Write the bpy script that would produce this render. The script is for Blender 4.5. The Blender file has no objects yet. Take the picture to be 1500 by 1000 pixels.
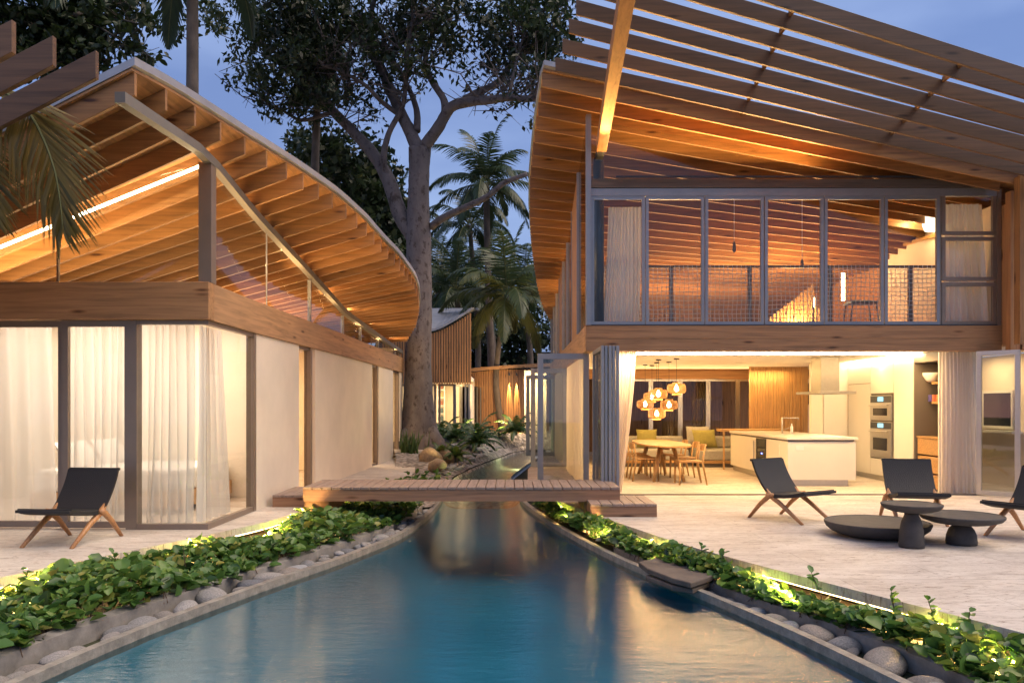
import bpy, math, random
import numpy as np
from mathutils import Vector, Matrix, Euler
R = math.radians
PI = math.pi
random.seed(7)
rng = np.random.default_rng(11)
scene = bpy.context.scene
C = scene.collection

# ------------------------------------------------------------------ camera
EYE, HOR, FPX = 1.5, 595.0, 1150.0
cam_d = bpy.data.cameras.new('camera')
cam_d.sensor_width = 36.0
cam_d.lens = 36.0 * FPX / 1500.0
cam_d.shift_y = (HOR - 500.0) / 1500.0
cam_d.clip_start = 0.05
cam_d.clip_end = 3000.0
cam = bpy.data.objects.new('camera', cam_d)
cam.location = (0, 0, EYE)
cam.rotation_euler = (R(90), 0, 0)
C.objects.link(cam)
scene.camera = cam

# ------------------------------------------------------------------ sky, dusk light, exposure
world = bpy.data.worlds.new('World')
scene.world = world
world.use_nodes = True
wt = world.node_tree
for n in list(wt.nodes): wt.nodes.remove(n)
wo = wt.nodes.new('ShaderNodeOutputWorld')
wb = wt.nodes.new('ShaderNodeBackground')
sky = wt.nodes.new('ShaderNodeTexSky')
sky.sky_type = 'NISHITA'
sky.sun_disc = False
SUN_EL, SUN_ROT = R(1.5), R(250)
sky.sun_elevation = SUN_EL
sky.sun_rotation = SUN_ROT
sky.air_density = 1.0
sky.dust_density = 0.4
sky.ozone_density = 3.0
tc = wt.nodes.new('ShaderNodeTexCoord')
mp = wt.nodes.new('ShaderNodeMapping'); mp.inputs['Scale'].default_value = (1.2, 1.2, 3.5)
cl = wt.nodes.new('ShaderNodeTexNoise'); cl.inputs['Scale'].default_value = 1.7
cl.inputs['Detail'].default_value = 5; cl.inputs['Roughness'].default_value = .5
cr = wt.nodes.new('ShaderNodeValToRGB')
cr.color_ramp.elements[0].position = .38; cr.color_ramp.elements[0].color = (.62, .66, .78, 1)
cr.color_ramp.elements[1].position = .68; cr.color_ramp.elements[1].color = (1.15, 1.1, 1.08, 1)
mx = wt.nodes.new('ShaderNodeMix'); mx.data_type = 'RGBA'; mx.blend_type = 'MULTIPLY'; mx.inputs[0].default_value = 1
cloud = wt.nodes.new('ShaderNodeMix'); cloud.data_type = 'RGBA'; cloud.inputs[0].default_value = .8   # thin overcast of dusk cloud over the clear sky
cloud.inputs[7].default_value = (.52, .72, 1.16, 1)
wt.links.new(sky.outputs[0], cloud.inputs[6])
wt.links.new(tc.outputs['Generated'], mp.inputs['Vector'])
wt.links.new(mp.outputs[0], cl.inputs['Vector'])
wt.links.new(cl.outputs['Fac'], cr.inputs['Fac'])
wt.links.new(cloud.outputs[2], mx.inputs[6]); wt.links.new(cr.outputs[0], mx.inputs[7])
tint = wt.nodes.new('ShaderNodeMix'); tint.data_type = 'RGBA'; tint.blend_type = 'MULTIPLY'; tint.inputs[0].default_value = 1
tint.inputs[7].default_value = (1, .97, 1, 1)
wt.links.new(mx.outputs[2], tint.inputs[6])
wt.links.new(tint.outputs[2], wb.inputs['Color'])
wb.inputs['Strength'].default_value = 0.15
wt.links.new(wb.outputs[0], wo.inputs['Surface'])

sun_d = bpy.data.lights.new('dusk_sun', 'SUN')
sun_d.energy = 0.85
sun_d.angle = R(60)
sun_d.color = (1.0, .8, .6)
sun = bpy.data.objects.new('dusk_sun', sun_d)
sun.rotation_euler = Vector((-.55, .12, -.83)).to_track_quat('-Z', 'Y').to_euler()
C.objects.link(sun)

scene.view_settings.view_transform = 'Standard'
scene.view_settings.look = 'None'
scene.view_settings.exposure = 2.3
scene.view_settings.gamma = 1.0
scene.view_settings.use_curve_mapping = False
scene.render.engine = 'CYCLES'
cy = scene.cycles
cy.use_denoising = True
try: cy.denoiser = 'OPENIMAGEDENOISE'
except Exception: pass
cy.max_bounces = 7; cy.diffuse_bounces = 4; cy.glossy_bounces = 4
cy.transmission_bounces = 4; cy.transparent_max_bounces = 24
cy.sample_clamp_indirect = 6.0
cy.caustics_reflective = False; cy.caustics_refractive = False
cy.use_adaptive_sampling = True; cy.adaptive_threshold = 0.015

# ------------------------------------------------------------------ helpers
def P(px, py, Y):
    """point at distance Y seen along a sight line of the survey photo"""
    return Vector(((px - 750.0) / FPX * Y, Y, EYE - (py - HOR) / FPX * Y))
def X(px, Y): return (px - 750.0) / FPX * Y
def Z(py, Y): return EYE - (py - HOR) / FPX * Y
def interp(tab, v):
    if v <= tab[0][0]: a, b = tab[0], tab[1]
    elif v >= tab[-1][0]: a, b = tab[-2], tab[-1]
    else:
        for a, b in zip(tab, tab[1:]):
            if a[0] <= v <= b[0]: break
    t = (v - a[0]) / (b[0] - a[0])
    return a[1] + (b[1] - a[1]) * t
def cinterp(tab, v):
    v = min(max(v, tab[0][0]), tab[-1][0]); return interp(tab, v)
def smooth_tab(tab, n=60):
    """Catmull-Rom resample of a (v, value) table"""
    out = []
    lo, hi = tab[0][0], tab[-1][0]
    for k in range(n + 1):
        v = lo + (hi - lo) * k / n
        w = .5
        out.append((v, .5 * interp(tab, v) + .25 * cinterp(tab, v - (hi - lo) / n) + .25 * cinterp(tab, v + (hi - lo) / n)))
    return out

ORG = {}
class MB:
    def __init__(s): s.v = []; s.f = []
    def add(s, vs, fs):
        n = len(s.v); s.v += [tuple(p) for p in vs]; s.f += [tuple(i + n for i in f) for f in fs]; return s
    def hexa(s, p):   # bottom loop 0-3, top loop 4-7 (ccw seen from above)
        return s.add(p, [(3, 2, 1, 0), (4, 5, 6, 7), (0, 1, 5, 4), (1, 2, 6, 5), (2, 3, 7, 6), (3, 0, 4, 7)])
    def box(s, x0, x1, y0, y1, z0, z1):
        if x0 > x1: x0, x1 = x1, x0
        if y0 > y1: y0, y1 = y1, y0
        if z0 > z1: z0, z1 = z1, z0
        return s.hexa([(x0, y0, z0), (x1, y0, z0), (x1, y1, z0), (x0, y1, z0), (x0, y0, z1), (x1, y0, z1), (x1, y1, z1), (x0, y1, z1)])
    def beam(s, a, b, w, h, up=(0, 0, 1)):
        """bar from a to b, w across, h along up"""
        a, b, up = Vector(a), Vector(b), Vector(up)
        d = (b - a).normalized(); sx = d.cross(up)
        if sx.length < 1e-4: sx = d.cross(Vector((1, 0, 0)))
        sx.normalize(); uy = sx.cross(d).normalized()
        p = []
        for e in (a, b):
            p.append([e - sx * w / 2 - uy * h / 2, e + sx * w / 2 - uy * h / 2, e + sx * w / 2 + uy * h / 2, e - sx * w / 2 + uy * h / 2])
        return s.add(p[0] + p[1], [(0, 1, 2, 3), (7, 6, 5, 4), (0, 4, 5, 1), (1, 5, 6, 2), (2, 6, 7, 3), (3, 7, 4, 0)])
    def raft(s, xa, za, xb, zb, y0, y1, h):
        """rafter in an xz plane: bottom line from (xa,za) to (xb,zb), plumb cut ends, height h upward"""
        return s.hexa([(xa, y0, za), (xb, y0, zb), (xb, y1, zb), (xa, y1, za), (xa, y0, za + h), (xb, y0, zb + h), (xb, y1, zb + h), (xa, y1, za + h)])
    def tube(s, path, rad, seg=8, cap=True, rough=0):
        path = [Vector(p) for p in path]; n = len(path)
        if not hasattr(rad, '__len__'): rad = [rad] * n
        ref = None; rings = []
        for i, p in enumerate(path):
            d = (path[min(i + 1, n - 1)] - path[max(i - 1, 0)]).normalized()
            if ref is None:
                ref = d.cross(Vector((0, 0, 1)))
                if ref.length < .1: ref = d.cross(Vector((1, 0, 0)))
            ref = (ref - d * ref.dot(d)).normalized()
            bi = d.cross(ref)
            ring = []
            for k in range(seg):
                a = 2 * PI * k / seg
                r = rad[i] * (1 + (random.uniform(-rough, rough) if rough else 0))
                ring.append(p + ref * (math.cos(a) * r) + bi * (math.sin(a) * r))
            rings.append(ring)
        vs = [q for r in rings for q in r]; fs = []
        for i in range(n - 1):
            for k in range(seg):
                a = i * seg + k; b = i * seg + (k + 1) % seg
                fs.append((a, b, b + seg, a + seg))
        if cap:
            fs.append(tuple(range(seg - 1, -1, -1))); fs.append(tuple(range((n - 1) * seg, n * seg)))
        return s.add(vs, fs)
    def lathe(s, prof, c=(0, 0, 0), seg=32):
        vs = []; fs = []
        for r, z in prof:
            for k in range(seg):
                a = 2 * PI * k / seg; vs.append((c[0] + r * math.cos(a), c[1] + r * math.sin(a), c[2] + z))
        for i in range(len(prof) - 1):
            for k in range(seg):
                a = i * seg + k; b = i * seg + (k + 1) % seg
                fs.append((a, b, b + seg, a + seg))
        fs.append(tuple(range(seg - 1, -1, -1))); fs.append(tuple(range((len(prof) - 1) * seg, len(prof) * seg)))
        return s.add(vs, fs)
    def slab(s, poly, off):
        """extrude a planar polygon (list of points) by vector off"""
        poly = [Vector(p) for p in poly]; off = Vector(off); n = len(poly)
        vs = poly + [p + off for p in poly]
        fs = [tuple(range(n - 1, -1, -1)), tuple(range(n, 2 * n))] + [(i, (i + 1) % n, (i + 1) % n + n, i + n) for i in range(n)]
        return s.add(vs, fs)
    def build(s, name, mat, parent=None, smooth=False, bevel=0, origin=None, label=None):
        me = bpy.data.meshes.new(name)
        v = np.array(s.v, dtype=float)
        if parent is not None: org = ORG[parent]
        elif origin is not None: org = Vector(origin)
        else: org = Vector(((v[:, 0].min() + v[:, 0].max()) / 2, (v[:, 1].min() + v[:, 1].max()) / 2, v[:, 2].min()))
        me.from_pydata([tuple(p) for p in (v - np.array(org))], [], s.f)
        if smooth: me.polygons.foreach_set('use_smooth', [True] * len(me.polygons))
        me.update()
        if mat is not None: me.materials.append(mat)
        o = bpy.data.objects.new(name, me); C.objects.link(o)
        if parent is not None: o.parent = parent
        else: o.location = org
        ORG[o] = org
        if bevel:
            b = o.modifiers.new('bevel', 'BEVEL'); b.width = bevel; b.segments = 2; b.limit_method = 'ANGLE'; b.angle_limit = R(40)
        if label: o['label'] = label
        return o
def tag(o, label=None, cat=None, group=None, kind=None):
    if label: o['label'] = label
    if cat: o['category'] = cat
    if group: o['group'] = group
    if kind: o['kind'] = kind
    return o
def thing(name, loc, label, cat, group=None):
    o = bpy.data.objects.new(name, None); C.objects.link(o); o.empty_display_size = .2
    o.location = loc; ORG[o] = Vector(loc); return tag(o, label, cat, group)
def copy_tree(o, parent=None):
    c = o.copy(); C.objects.link(c); c.parent = parent
    for ch in list(o.children): copy_tree(ch, c)
    return c
def structure(o): o['kind'] = 'structure'; return o

# ------------------------------------------------------------------ materials
def mat(name):
    m = bpy.data.materials.new(name); m.use_nodes = True
    nt = m.node_tree
    return m, nt, nt.nodes['Principled BSDF']
def N(nt, t, **kw):
    n = nt.nodes.new(t)
    for k, v in kw.items():
        if k in n.inputs: n.inputs[k].default_value = v
        else: setattr(n, k, v)
    return n
def coords(nt, scale, rnd=True):
    t = N(nt, 'ShaderNodeTexCoord'); m = N(nt, 'ShaderNodeMapping'); m.inputs['Scale'].default_value = scale
    if rnd:
        oi = N(nt, 'ShaderNodeObjectInfo'); mul = N(nt, 'ShaderNodeVectorMath', operation='SCALE'); mul.inputs[0].default_value = (31, 17, 23)
        nt.links.new(oi.outputs['Random'], mul.inputs['Scale'])
        ad = N(nt, 'ShaderNodeVectorMath', operation='ADD')
        nt.links.new(t.outputs['Object'], ad.inputs[0]); nt.links.new(mul.outputs[0], ad.inputs[1])
        nt.links.new(ad.outputs[0], m.inputs['Vector'])
    else: nt.links.new(t.outputs['Object'], m.inputs['Vector'])
    return m.outputs[0]
def ramp(nt, fac, stops):
    r = N(nt, 'ShaderNodeValToRGB'); e = r.color_ramp.elements
    while len(e) < len(stops): e.new(.5)
    for i, (p, c) in enumerate(stops): e[i].position = p; e[i].color = (*c, 1)
    nt.links.new(fac, r.inputs['Fac']); return r.outputs['Color']
def mixc(nt, a, b, fac, mode='MULTIPLY'):
    m = N(nt, 'ShaderNodeMix', data_type='RGBA', blend_type=mode)
    for sock, v in ((6, a), (7, b)):
        if isinstance(v, tuple): m.inputs[sock].default_value = (*v, 1)
        else: nt.links.new(v, m.inputs[sock])
    if isinstance(fac, (int, float)): m.inputs[0].default_value = fac
    else: nt.links.new(fac, m.inputs[0])
    return m.outputs[2]
def bump(nt, b, h, strength=.3, dist=.01):
    n = N(nt, 'ShaderNodeBump', Strength=strength, Distance=dist); nt.links.new(h, n.inputs['Height']); nt.links.new(n.outputs[0], b.inputs['Normal'])
def wood(name, col, axis='X', var=.3, rough=.55, knots=True, fine=1.0):
    m, nt, b = mat(name)
    st = {'X': (.45, 9, 9), 'Y': (9, .45, 9), 'Z': (9, 9, .45)}[axis]
    v = coords(nt, tuple(k * fine for k in st))
    n1 = N(nt, 'ShaderNodeTexNoise', Scale=2.2, Detail=7, Roughness=.62, Distortion=.6); nt.links.new(v, n1.inputs['Vector'])
    c = np.array(col)
    g = ramp(nt, n1.outputs['Fac'], [(.3, tuple(c * .62)), (.5, tuple(c)), (.72, tuple(np.minimum(c * 1.3, 1)))])
    oi = N(nt, 'ShaderNodeObjectInfo')
    hs = N(nt, 'ShaderNodeHueSaturation')
    mr = N(nt, 'ShaderNodeMapRange'); mr.inputs['To Min'].default_value = 1 - var; mr.inputs['To Max'].default_value = 1 + var * .8
    nt.links.new(oi.outputs['Random'], mr.inputs['Value']); nt.links.new(mr.outputs[0], hs.inputs['Value']); nt.links.new(g, hs.inputs['Color'])
    out = hs.outputs[0]
    if knots:
        st2 = {'X': (.9, 4.2, 4.2), 'Y': (4.2, .9, 4.2), 'Z': (4.2, 4.2, .9)}[axis]
        v2 = coords(nt, st2)
        vo = N(nt, 'ShaderNodeTexVoronoi', Scale=1.35); nt.links.new(v2, vo.inputs['Vector'])
        k = ramp(nt, vo.outputs['Distance'], [(.06, (.22, .15, .11)), (.12, (.75, .68, .6)), (.17, (1, 1, 1))])
        out = mixc(nt, out, k, 1.0)
    nt.links.new(out, b.inputs['Base Color'])
    b.inputs['Roughness'].default_value = rough
    bump(nt, b, n1.outputs['Fac'], .25, .004)
    return m
def plain(name, col, rough=.6, metal=0, var=.06, scale=6, bumpy=0, spec=.5):
    m, nt, b = mat(name)
    v = coords(nt, (scale,) * 3)
    n = N(nt, 'ShaderNodeTexNoise', Scale=1.0, Detail=5, Roughness=.6); nt.links.new(v, n.inputs['Vector'])
    c = np.array(col)
    nt.links.new(ramp(nt, n.outputs['Fac'], [(.3, tuple(c * (1 - var))), (.7, tuple(np.minimum(c * (1 + var), 1)))]), b.inputs['Base Color'])
    b.inputs['Roughness'].default_value = rough; b.inputs['Metallic'].default_value = metal
    b.inputs['Specular IOR Level'].default_value = spec
    if bumpy: bump(nt, b, n.outputs['Fac'], bumpy, .01)
    return m
def emit(name, col, strength):
    m = bpy.data.materials.new(name); m.use_nodes = True; nt = m.node_tree
    for n in list(nt.nodes): nt.nodes.remove(n)
    o = N(nt, 'ShaderNodeOutputMaterial'); e = N(nt, 'ShaderNodeEmission', Strength=strength); e.inputs['Color'].default_value = (*col, 1)
    nt.links.new(e.outputs[0], o.inputs[0]); return m
def glass(name, tint=(.93, .95, .94), ior=1.5, rough=0.0, gain=.7):
    m = bpy.data.materials.new(name); m.use_nodes = True; nt = m.node_tree
    for n in list(nt.nodes): nt.nodes.remove(n)
    o = N(nt, 'ShaderNodeOutputMaterial'); tr = N(nt, 'ShaderNodeBsdfTransparent'); tr.inputs['Color'].default_value = (*tint, 1)
    gl = N(nt, 'ShaderNodeBsdfGlossy', Roughness=rough); fr = N(nt, 'ShaderNodeFresnel', IOR=ior); mxs = N(nt, 'ShaderNodeMixShader')
    ge = N(nt, 'ShaderNodeNewGeometry'); im = N(nt, 'ShaderNodeMix', data_type='FLOAT')
    im.inputs[2].default_value = ior; im.inputs[3].default_value = 1 / ior
    nt.links.new(ge.outputs['Backfacing'], im.inputs[0]); nt.links.new(im.outputs[0], fr.inputs['IOR'])
    mu = N(nt, 'ShaderNodeMath', operation='MULTIPLY'); mu.inputs[1].default_value = gain
    nt.links.new(fr.outputs[0], mu.inputs[0]); nt.links.new(mu.outputs[0], mxs.inputs[0])
    nt.links.new(tr.outputs[0], mxs.inputs[1]); nt.links.new(gl.outputs[0], mxs.inputs[2]); nt.links.new(mxs.outputs[0], o.inputs[0])
    return m
def cloth(name, col, clear=.0, trans=.5, weave=60):
    m = bpy.data.materials.new(name); m.use_nodes = True; nt = m.node_tree
    for n in list(nt.nodes): nt.nodes.remove(n)
    o = N(nt, 'ShaderNodeOutputMaterial'); d = N(nt, 'ShaderNodeBsdfDiffuse'); t = N(nt, 'ShaderNodeBsdfTranslucent')
    d.inputs['Color'].default_value = (*col, 1); t.inputs['Color'].default_value = (*col, 1)
    a = N(nt, 'ShaderNodeMixShader'); a.inputs[0].default_value = trans
    nt.links.new(d.outputs[0], a.inputs[1]); nt.links.new(t.outputs[0], a.inputs[2])
    tp = N(nt, 'ShaderNodeBsdfTransparent'); b2 = N(nt, 'ShaderNodeMixShader'); b2.inputs[0].default_value = clear
    nt.links.new(a.outputs[0], b2.inputs[1]); nt.links.new(tp.outputs[0], b2.inputs[2]); nt.links.new(b2.outputs[0], o.inputs[0])
    return m
def leafmat(name, cols, trans=.35, rough=.45, scale=.6):
    """per-leaf colour from a face attribute, light through the blade"""
    m = bpy.data.materials.new(name); m.use_nodes = True; nt = m.node_tree
    b = nt.nodes['Principled BSDF']; o = nt.nodes['Material Output']
    at = N(nt, 'ShaderNodeAttribute', attribute_name='tone')
    k = len(cols)
    c = ramp(nt, at.outputs['Fac'], [(i / max(k - 1, 1), cols[i]) for i in range(k)])
    nt.links.new(c, b.inputs['Base Color']); b.inputs['Roughness'].default_value = rough
    t = N(nt, 'ShaderNodeBsdfTranslucent'); nt.links.new(c, t.inputs['Color'])
    ms = N(nt, 'ShaderNodeMixShader'); ms.inputs[0].default_value = trans
    nt.links.new(b.outputs[0], ms.inputs[1]); nt.links.new(t.outputs[0], ms.inputs[2]); nt.links.new(ms.outputs[0], o.inputs[0])
    return m

M = {}
FIR = (.265, .128, .046)
M['fir_x'] = wood('fir_along_x', FIR, 'X')
M['fir_weathered'] = wood('weathered_fir_along_x', (.115, .06, .03), 'X')
M['fir_y'] = wood('fir_along_y', FIR, 'Y')
M['fir_z'] = wood('fir_upright', FIR, 'Z')
M['fir_soffit'] = wood('fir_soffit_boards', (.40, .2, .08), 'Y', var=.1)
M['beam_x'] = wood('larch_beam_x', (.36, .19, .085), 'X', var=.08)
M['beam_y'] = wood('larch_beam_y', (.42, .24, .12), 'Y', var=.08)
M['deck'] = wood('weathered_deck', (.33, .24, .19), 'Y', var=.12, fine=2, knots=False)
M['deck_side'] = wood('deck_fascia', (.31, .165, .09), 'X', var=.1)
M['slat'] = wood('cedar_slat', (.36, .18, .075), 'Z', var=.1)
M['oak'] = wood('pale_oak', (.46, .26, .1), 'X', var=.08, fine=2.5, knots=False, rough=.45)
M['oak_z'] = wood('pale_oak_upright', (.48, .28, .11), 'Z', var=.08, fine=2.5, knots=False, rough=.45)
M['teak'] = wood('teak_leg', (.45, .22, .09), 'Z', var=.08, fine=3, knots=False, rough=.4)
M['rail_wood'] = wood('brown_rail', (.22, .12, .06), 'X', var=.05, knots=False)
M['darkbeam'] = wood('dark_stained_beam', (.10, .075, .06), 'X', var=.05, knots=False)
M['alu'] = plain('grey_aluminium', (.30, .30, .31), .38, .55, .05)
M['alu_brown'] = plain('bronze_aluminium', (.27, .21, .165), .4, .45, .05)
M['steel'] = plain('brushed_steel', (.5, .48, .45), .3, .9, .05, 20)
M['hood_steel'] = plain('satin_hood_steel', (.26, .235, .2), .42, .6, .05, 20)
M['plate'] = plain('painted_plate', (.17, .155, .14), .6, .1)
M['steel_dark'] = plain('dark_steel', (.06, .065, .075), .4, .6)
M['zinc'] = plain('zinc_roof', (.36, .36, .38), .45, .5, .12, 3)
M['plaster'] = plain('cream_plaster', (.76, .67, .55), .75, 0, .07, 1.1, .12)
M['ceil'] = plain('white_ceiling', (.78, .74, .66), .8, 0, .03, 2)
M['cab'] = plain('cream_lacquer', (.72, .68, .6), .35, 0, .02, 2)
M['counter'] = plain('pale_stone_counter', (.68, .64, .58), .25, 0, .05, 8)
M['taupe'] = plain('taupe_panel', (.16, .135, .11), .6, 0, .05, 3)
M['charcoal'] = plain('charcoal_concrete', (.052, .047, .045), .7, 0, .25, 9, .15)
M['black'] = plain('black_glass', (.012, .012, .014), .12, 0, .1)
M['white'] = plain('white_fabric', (.74, .72, .69), .85, 0, .04, 12, .2)
M['olive'] = plain('olive_cushion', (.25, .22, .06), .85, 0, .1, 14, .3)
M['greyfab'] = plain('grey_upholstery', (.36, .34, .3), .9, 0, .12, 22, .3)
M['white_paint'] = plain('white_paint', (.78, .76, .72), .5, 0, .03)
M['soil'] = plain('garden_soil', (.16, .125, .085), .95, 0, .4, 12, .8)
M['led'] = emit('warm_led', (1.0, .74, .42), 9.0)
M['led_soft'] = emit('warm_garden_led', (1.0, .66, .28), 3.0)
M['bulb'] = emit('bulb_glow', (1.0, .72, .38), 10.0)
M['shade_glow'] = emit('lit_shade', (1.0, .8, .5), 1.0)
M['display'] = emit('oven_display', (.4, .8, .9), .35)
M['blue_led'] = emit('cooler_display', (.1, .15, 1.0), 3.0)
M['glass'] = glass('window_glass')
M['leaf_glass'] = glass('door_leaf_glass', (.84, .86, .84), 1.6, 0, 1.3)
M['glass_side'] = glass('window_glass_reflective', (.9, .9, .88), 1.45, 0, .45)
M['curtain'] = cloth('linen_curtain', (.87, .79, .71), .0, .62)
M['sheer'] = cloth('sheer_curtain', (.82, .79, .76), .28, .55)
M['leaf_big'] = leafmat('tree_leaf', [(.008, .017, .006), (.02, .038, .012), (.04, .066, .02)], .3)
M['leaf_dark'] = leafmat('dark_tree_leaf', [(.012, .024, .011), (.03, .052, .022), (.05, .078, .032)], .3)
M['leaf_almond'] = leafmat('almond_leaf', [(.012, .022, .008), (.03, .05, .014), (.06, .09, .03)], .3)
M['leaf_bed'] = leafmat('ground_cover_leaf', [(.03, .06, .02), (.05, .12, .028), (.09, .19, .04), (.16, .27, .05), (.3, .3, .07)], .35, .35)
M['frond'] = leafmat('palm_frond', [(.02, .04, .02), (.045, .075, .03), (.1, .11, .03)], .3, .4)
M['frond_lit'] = leafmat('lit_palm_frond', [(.05, .055, .02), (.13, .105, .03), (.24, .175, .05)], .4, .4)  # golden lamp light on the near fronds is put into this colour
M['frond_dead'] = leafmat('dead_frond', [(.03, .017, .012), (.06, .035, .02)], .2, .8)
M['fern'] = leafmat('fern_leaf', [(.03, .07, .02), (.07, .13, .03), (.14, .17, .04)], .35, .4)
def bark(name, a, b_, spot=None, sc=3.0):
    m, nt, b = mat(name)
    v = coords(nt, (sc, sc, sc * .45))
    n = N(nt, 'ShaderNodeTexNoise', Scale=1.6, Detail=8, Roughness=.65); nt.links.new(v, n.inputs['Vector'])
    c = ramp(nt, n.outputs['Fac'], [(.3, a), (.7, b_)])
    if spot:
        n2 = N(nt, 'ShaderNodeTexNoise', Scale=1.1, Detail=6, Roughness=.7); v2 = coords(nt, (4.6, 4.6, 3.4)); nt.links.new(v2, n2.inputs['Vector'])
        k = ramp(nt, n2.outputs['Fac'], [(.53, (1, 1, 1)), (.62, spot)])
        c = mixc(nt, c, k, 1.0)
    nt.links.new(c, b.inputs['Base Color']); b.inputs['Roughness'].default_value = .9
    bump(nt, b, n.outputs['Fac'], .6, .04)
    return m
M['bark'] = bark('smooth_grey_bark', (.09, .074, .074), (.16, .134, .13), (.42, .36, .33))
M['bark_palm'] = bark('palm_bark', (.07, .055, .045), (.16, .125, .1))
M['twig'] = bark('dark_twig', (.05, .04, .032), (.1, .085, .07))
def stone_mat(name, a, b_, sc=4, bumpy=.5, rough=.75):
    m, nt, b = mat(name)
    v = coords(nt, (sc,) * 3)
    n = N(nt, 'ShaderNodeTexNoise', Scale=1.2, Detail=9, Roughness=.68); nt.links.new(v, n.inputs['Vector'])
    nt.links.new(ramp(nt, n.outputs['Fac'], [(.32, a), (.68, b_)]), b.inputs['Base Color']); b.inputs['Roughness'].default_value = rough
    bump(nt, b, n.outputs['Fac'], bumpy, .02); return m
M['pebble'] = stone_mat('grey_pebble', (.21, .21, .215), (.46, .45, .44), 9, .8)
def vary(m):
    nt = m.node_tree; b = nt.nodes['Principled BSDF']; src = b.inputs['Base Color'].links[0].from_socket
    oi = N(nt, 'ShaderNodeObjectInfo'); t = ramp(nt, oi.outputs['Random'], [(0, (.45, .47, .52)), (.3, (1, .96, .9)), (.55, (.7, .62, .54)), (.8, (1.2, 1.2, 1.22)), (1, (.6, .6, .6))])
    nt.links.new(mixc(nt, src, t, 1.0), b.inputs['Base Color'])
vary(M['pebble'])
M['boulder'] = stone_mat('tan_boulder', (.22, .15, .09), (.42, .31, .19), 4)
M['slabstone'] = stone_mat('dark_slab', (.07, .055, .047), (.16, .125, .1), 3)
M['curb'] = stone_mat('cast_kerb', (.16, .15, .14), (.3, .28, .26), 5, .4)
M['coping'] = stone_mat('wet_coping', (.15, .14, .125), (.34, .31, .27), 7, .5, .4)
def travertine():
    m, nt, b = mat('travertine')
    v = coords(nt, (.7, 2.0, 1), False)
    n1 = N(nt, 'ShaderNodeTexNoise', Scale=1.9, Detail=10, Roughness=.7, Distortion=.8); nt.links.new(v, n1.inputs['Vector'])
    base = ramp(nt, n1.outputs['Fac'], [(.28, (.40, .34, .29)), (.48, (.60, .54, .47)), (.72, (.70, .65, .58))])
    v2 = coords(nt, (1.3, 4.5, 1), False)
    n2 = N(nt, 'ShaderNodeTexNoise', Scale=4.6, Detail=9, Roughness=.78, Distortion=1.6); nt.links.new(v2, n2.inputs['Vector'])
    pits = ramp(nt, n2.outputs['Fac'], [(.36, (.16, .12, .09)), (.41, (.66, .6, .55)), (.48, (1, 1, 1))])
    c = mixc(nt, base, pits, .9)
    n3 = N(nt, 'ShaderNodeTexNoise', Scale=.55, Detail=6, Roughness=.6); nt.links.new(coords(nt, (1, 1.4, 1), False), n3.inputs['Vector'])
    c = mixc(nt, c, ramp(nt, n3.outputs['Fac'], [(.35, (.78, .74, .72)), (.6, (1, 1, 1))]), .8)
    br = N(nt, 'ShaderNodeTexBrick', Scale=1.0); br.inputs['Mortar Size'].default_value = .003; br.inputs['Brick Width'].default_value = 1.9; br.inputs['Row Height'].default_value = .62
    br.inputs['Color1'].default_value = (1, 1, 1, 1); br.inputs['Color2'].default_value = (.92, .91, .9, 1); br.inputs['Mortar'].default_value = (.52, .48, .44, 1)
    nt.links.new(coords(nt, (1, 1, 1), False), br.inputs['Vector'])
    c = mixc(nt, c, br.outputs['Color'], .9)
    nt.links.new(c, b.inputs['Base Color']); b.inputs['Roughness'].default_value = .6
    bump(nt, b, n2.outputs['Fac'], .35, .008)
    return m
M['travertine'] = travertine()
def gravelmat():
    m, nt, b = mat('river_gravel')
    v = coords(nt, (1, 1, 1), False)
    vo = N(nt, 'ShaderNodeTexVoronoi', Scale=9.0); nt.links.new(v, vo.inputs['Vector'])
    c1 = ramp(nt, vo.outputs['Color'], [(.1, (.2, .17, .15)), (.5, (.36, .31, .27)), (.9, (.5, .44, .38))])
    k = ramp(nt, vo.outputs['Distance'], [(.35, (1, 1, 1)), (.8, (.35, .33, .3))])
    nt.links.new(mixc(nt, c1, k, 1.0), b.inputs['Base Color']); b.inputs['Roughness'].default_value = .8
    inv = N(nt, 'ShaderNodeMath', operation='SUBTRACT'); inv.inputs[0].default_value = 1; nt.links.new(vo.outputs['Distance'], inv.inputs[1])
    bump(nt, b, inv.outputs[0], .9, .06); return m
M['gravel'] = gravelmat()
def groundmat():
    m, nt, b = mat('ground_cover_soil')
    v = coords(nt, (1, 1, 1), False)
    n = N(nt, 'ShaderNodeTexNoise', Scale=.8, Detail=9, Roughness=.7); nt.links.new(v, n.inputs['Vector'])
    nt.links.new(ramp(nt, n.outputs['Fac'], [(.35, (.02, .03, .012)), (.65, (.06, .06, .03))]), b.inputs['Base Color']); b.inputs['Roughness'].default_value = .95
    bump(nt, b, n.outputs['Fac'], .8, .1); return m
M['ground'] = groundmat()
def tilemat():
    m, nt, b = mat('pool_tile')
    v = coords(nt, (1, 1, 1), False)
    n = N(nt, 'ShaderNodeTexNoise', Scale=.5, Detail=3); nt.links.new(v, n.inputs['Vector'])
    nt.links.new(ramp(nt, n.outputs['Fac'], [(.3, (.03, .24, .36)), (.7, (.055, .33, .46))]), b.inputs['Base Color']); b.inputs['Roughness'].default_value = .5
    return m
M['tile'] = tilemat()
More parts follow.
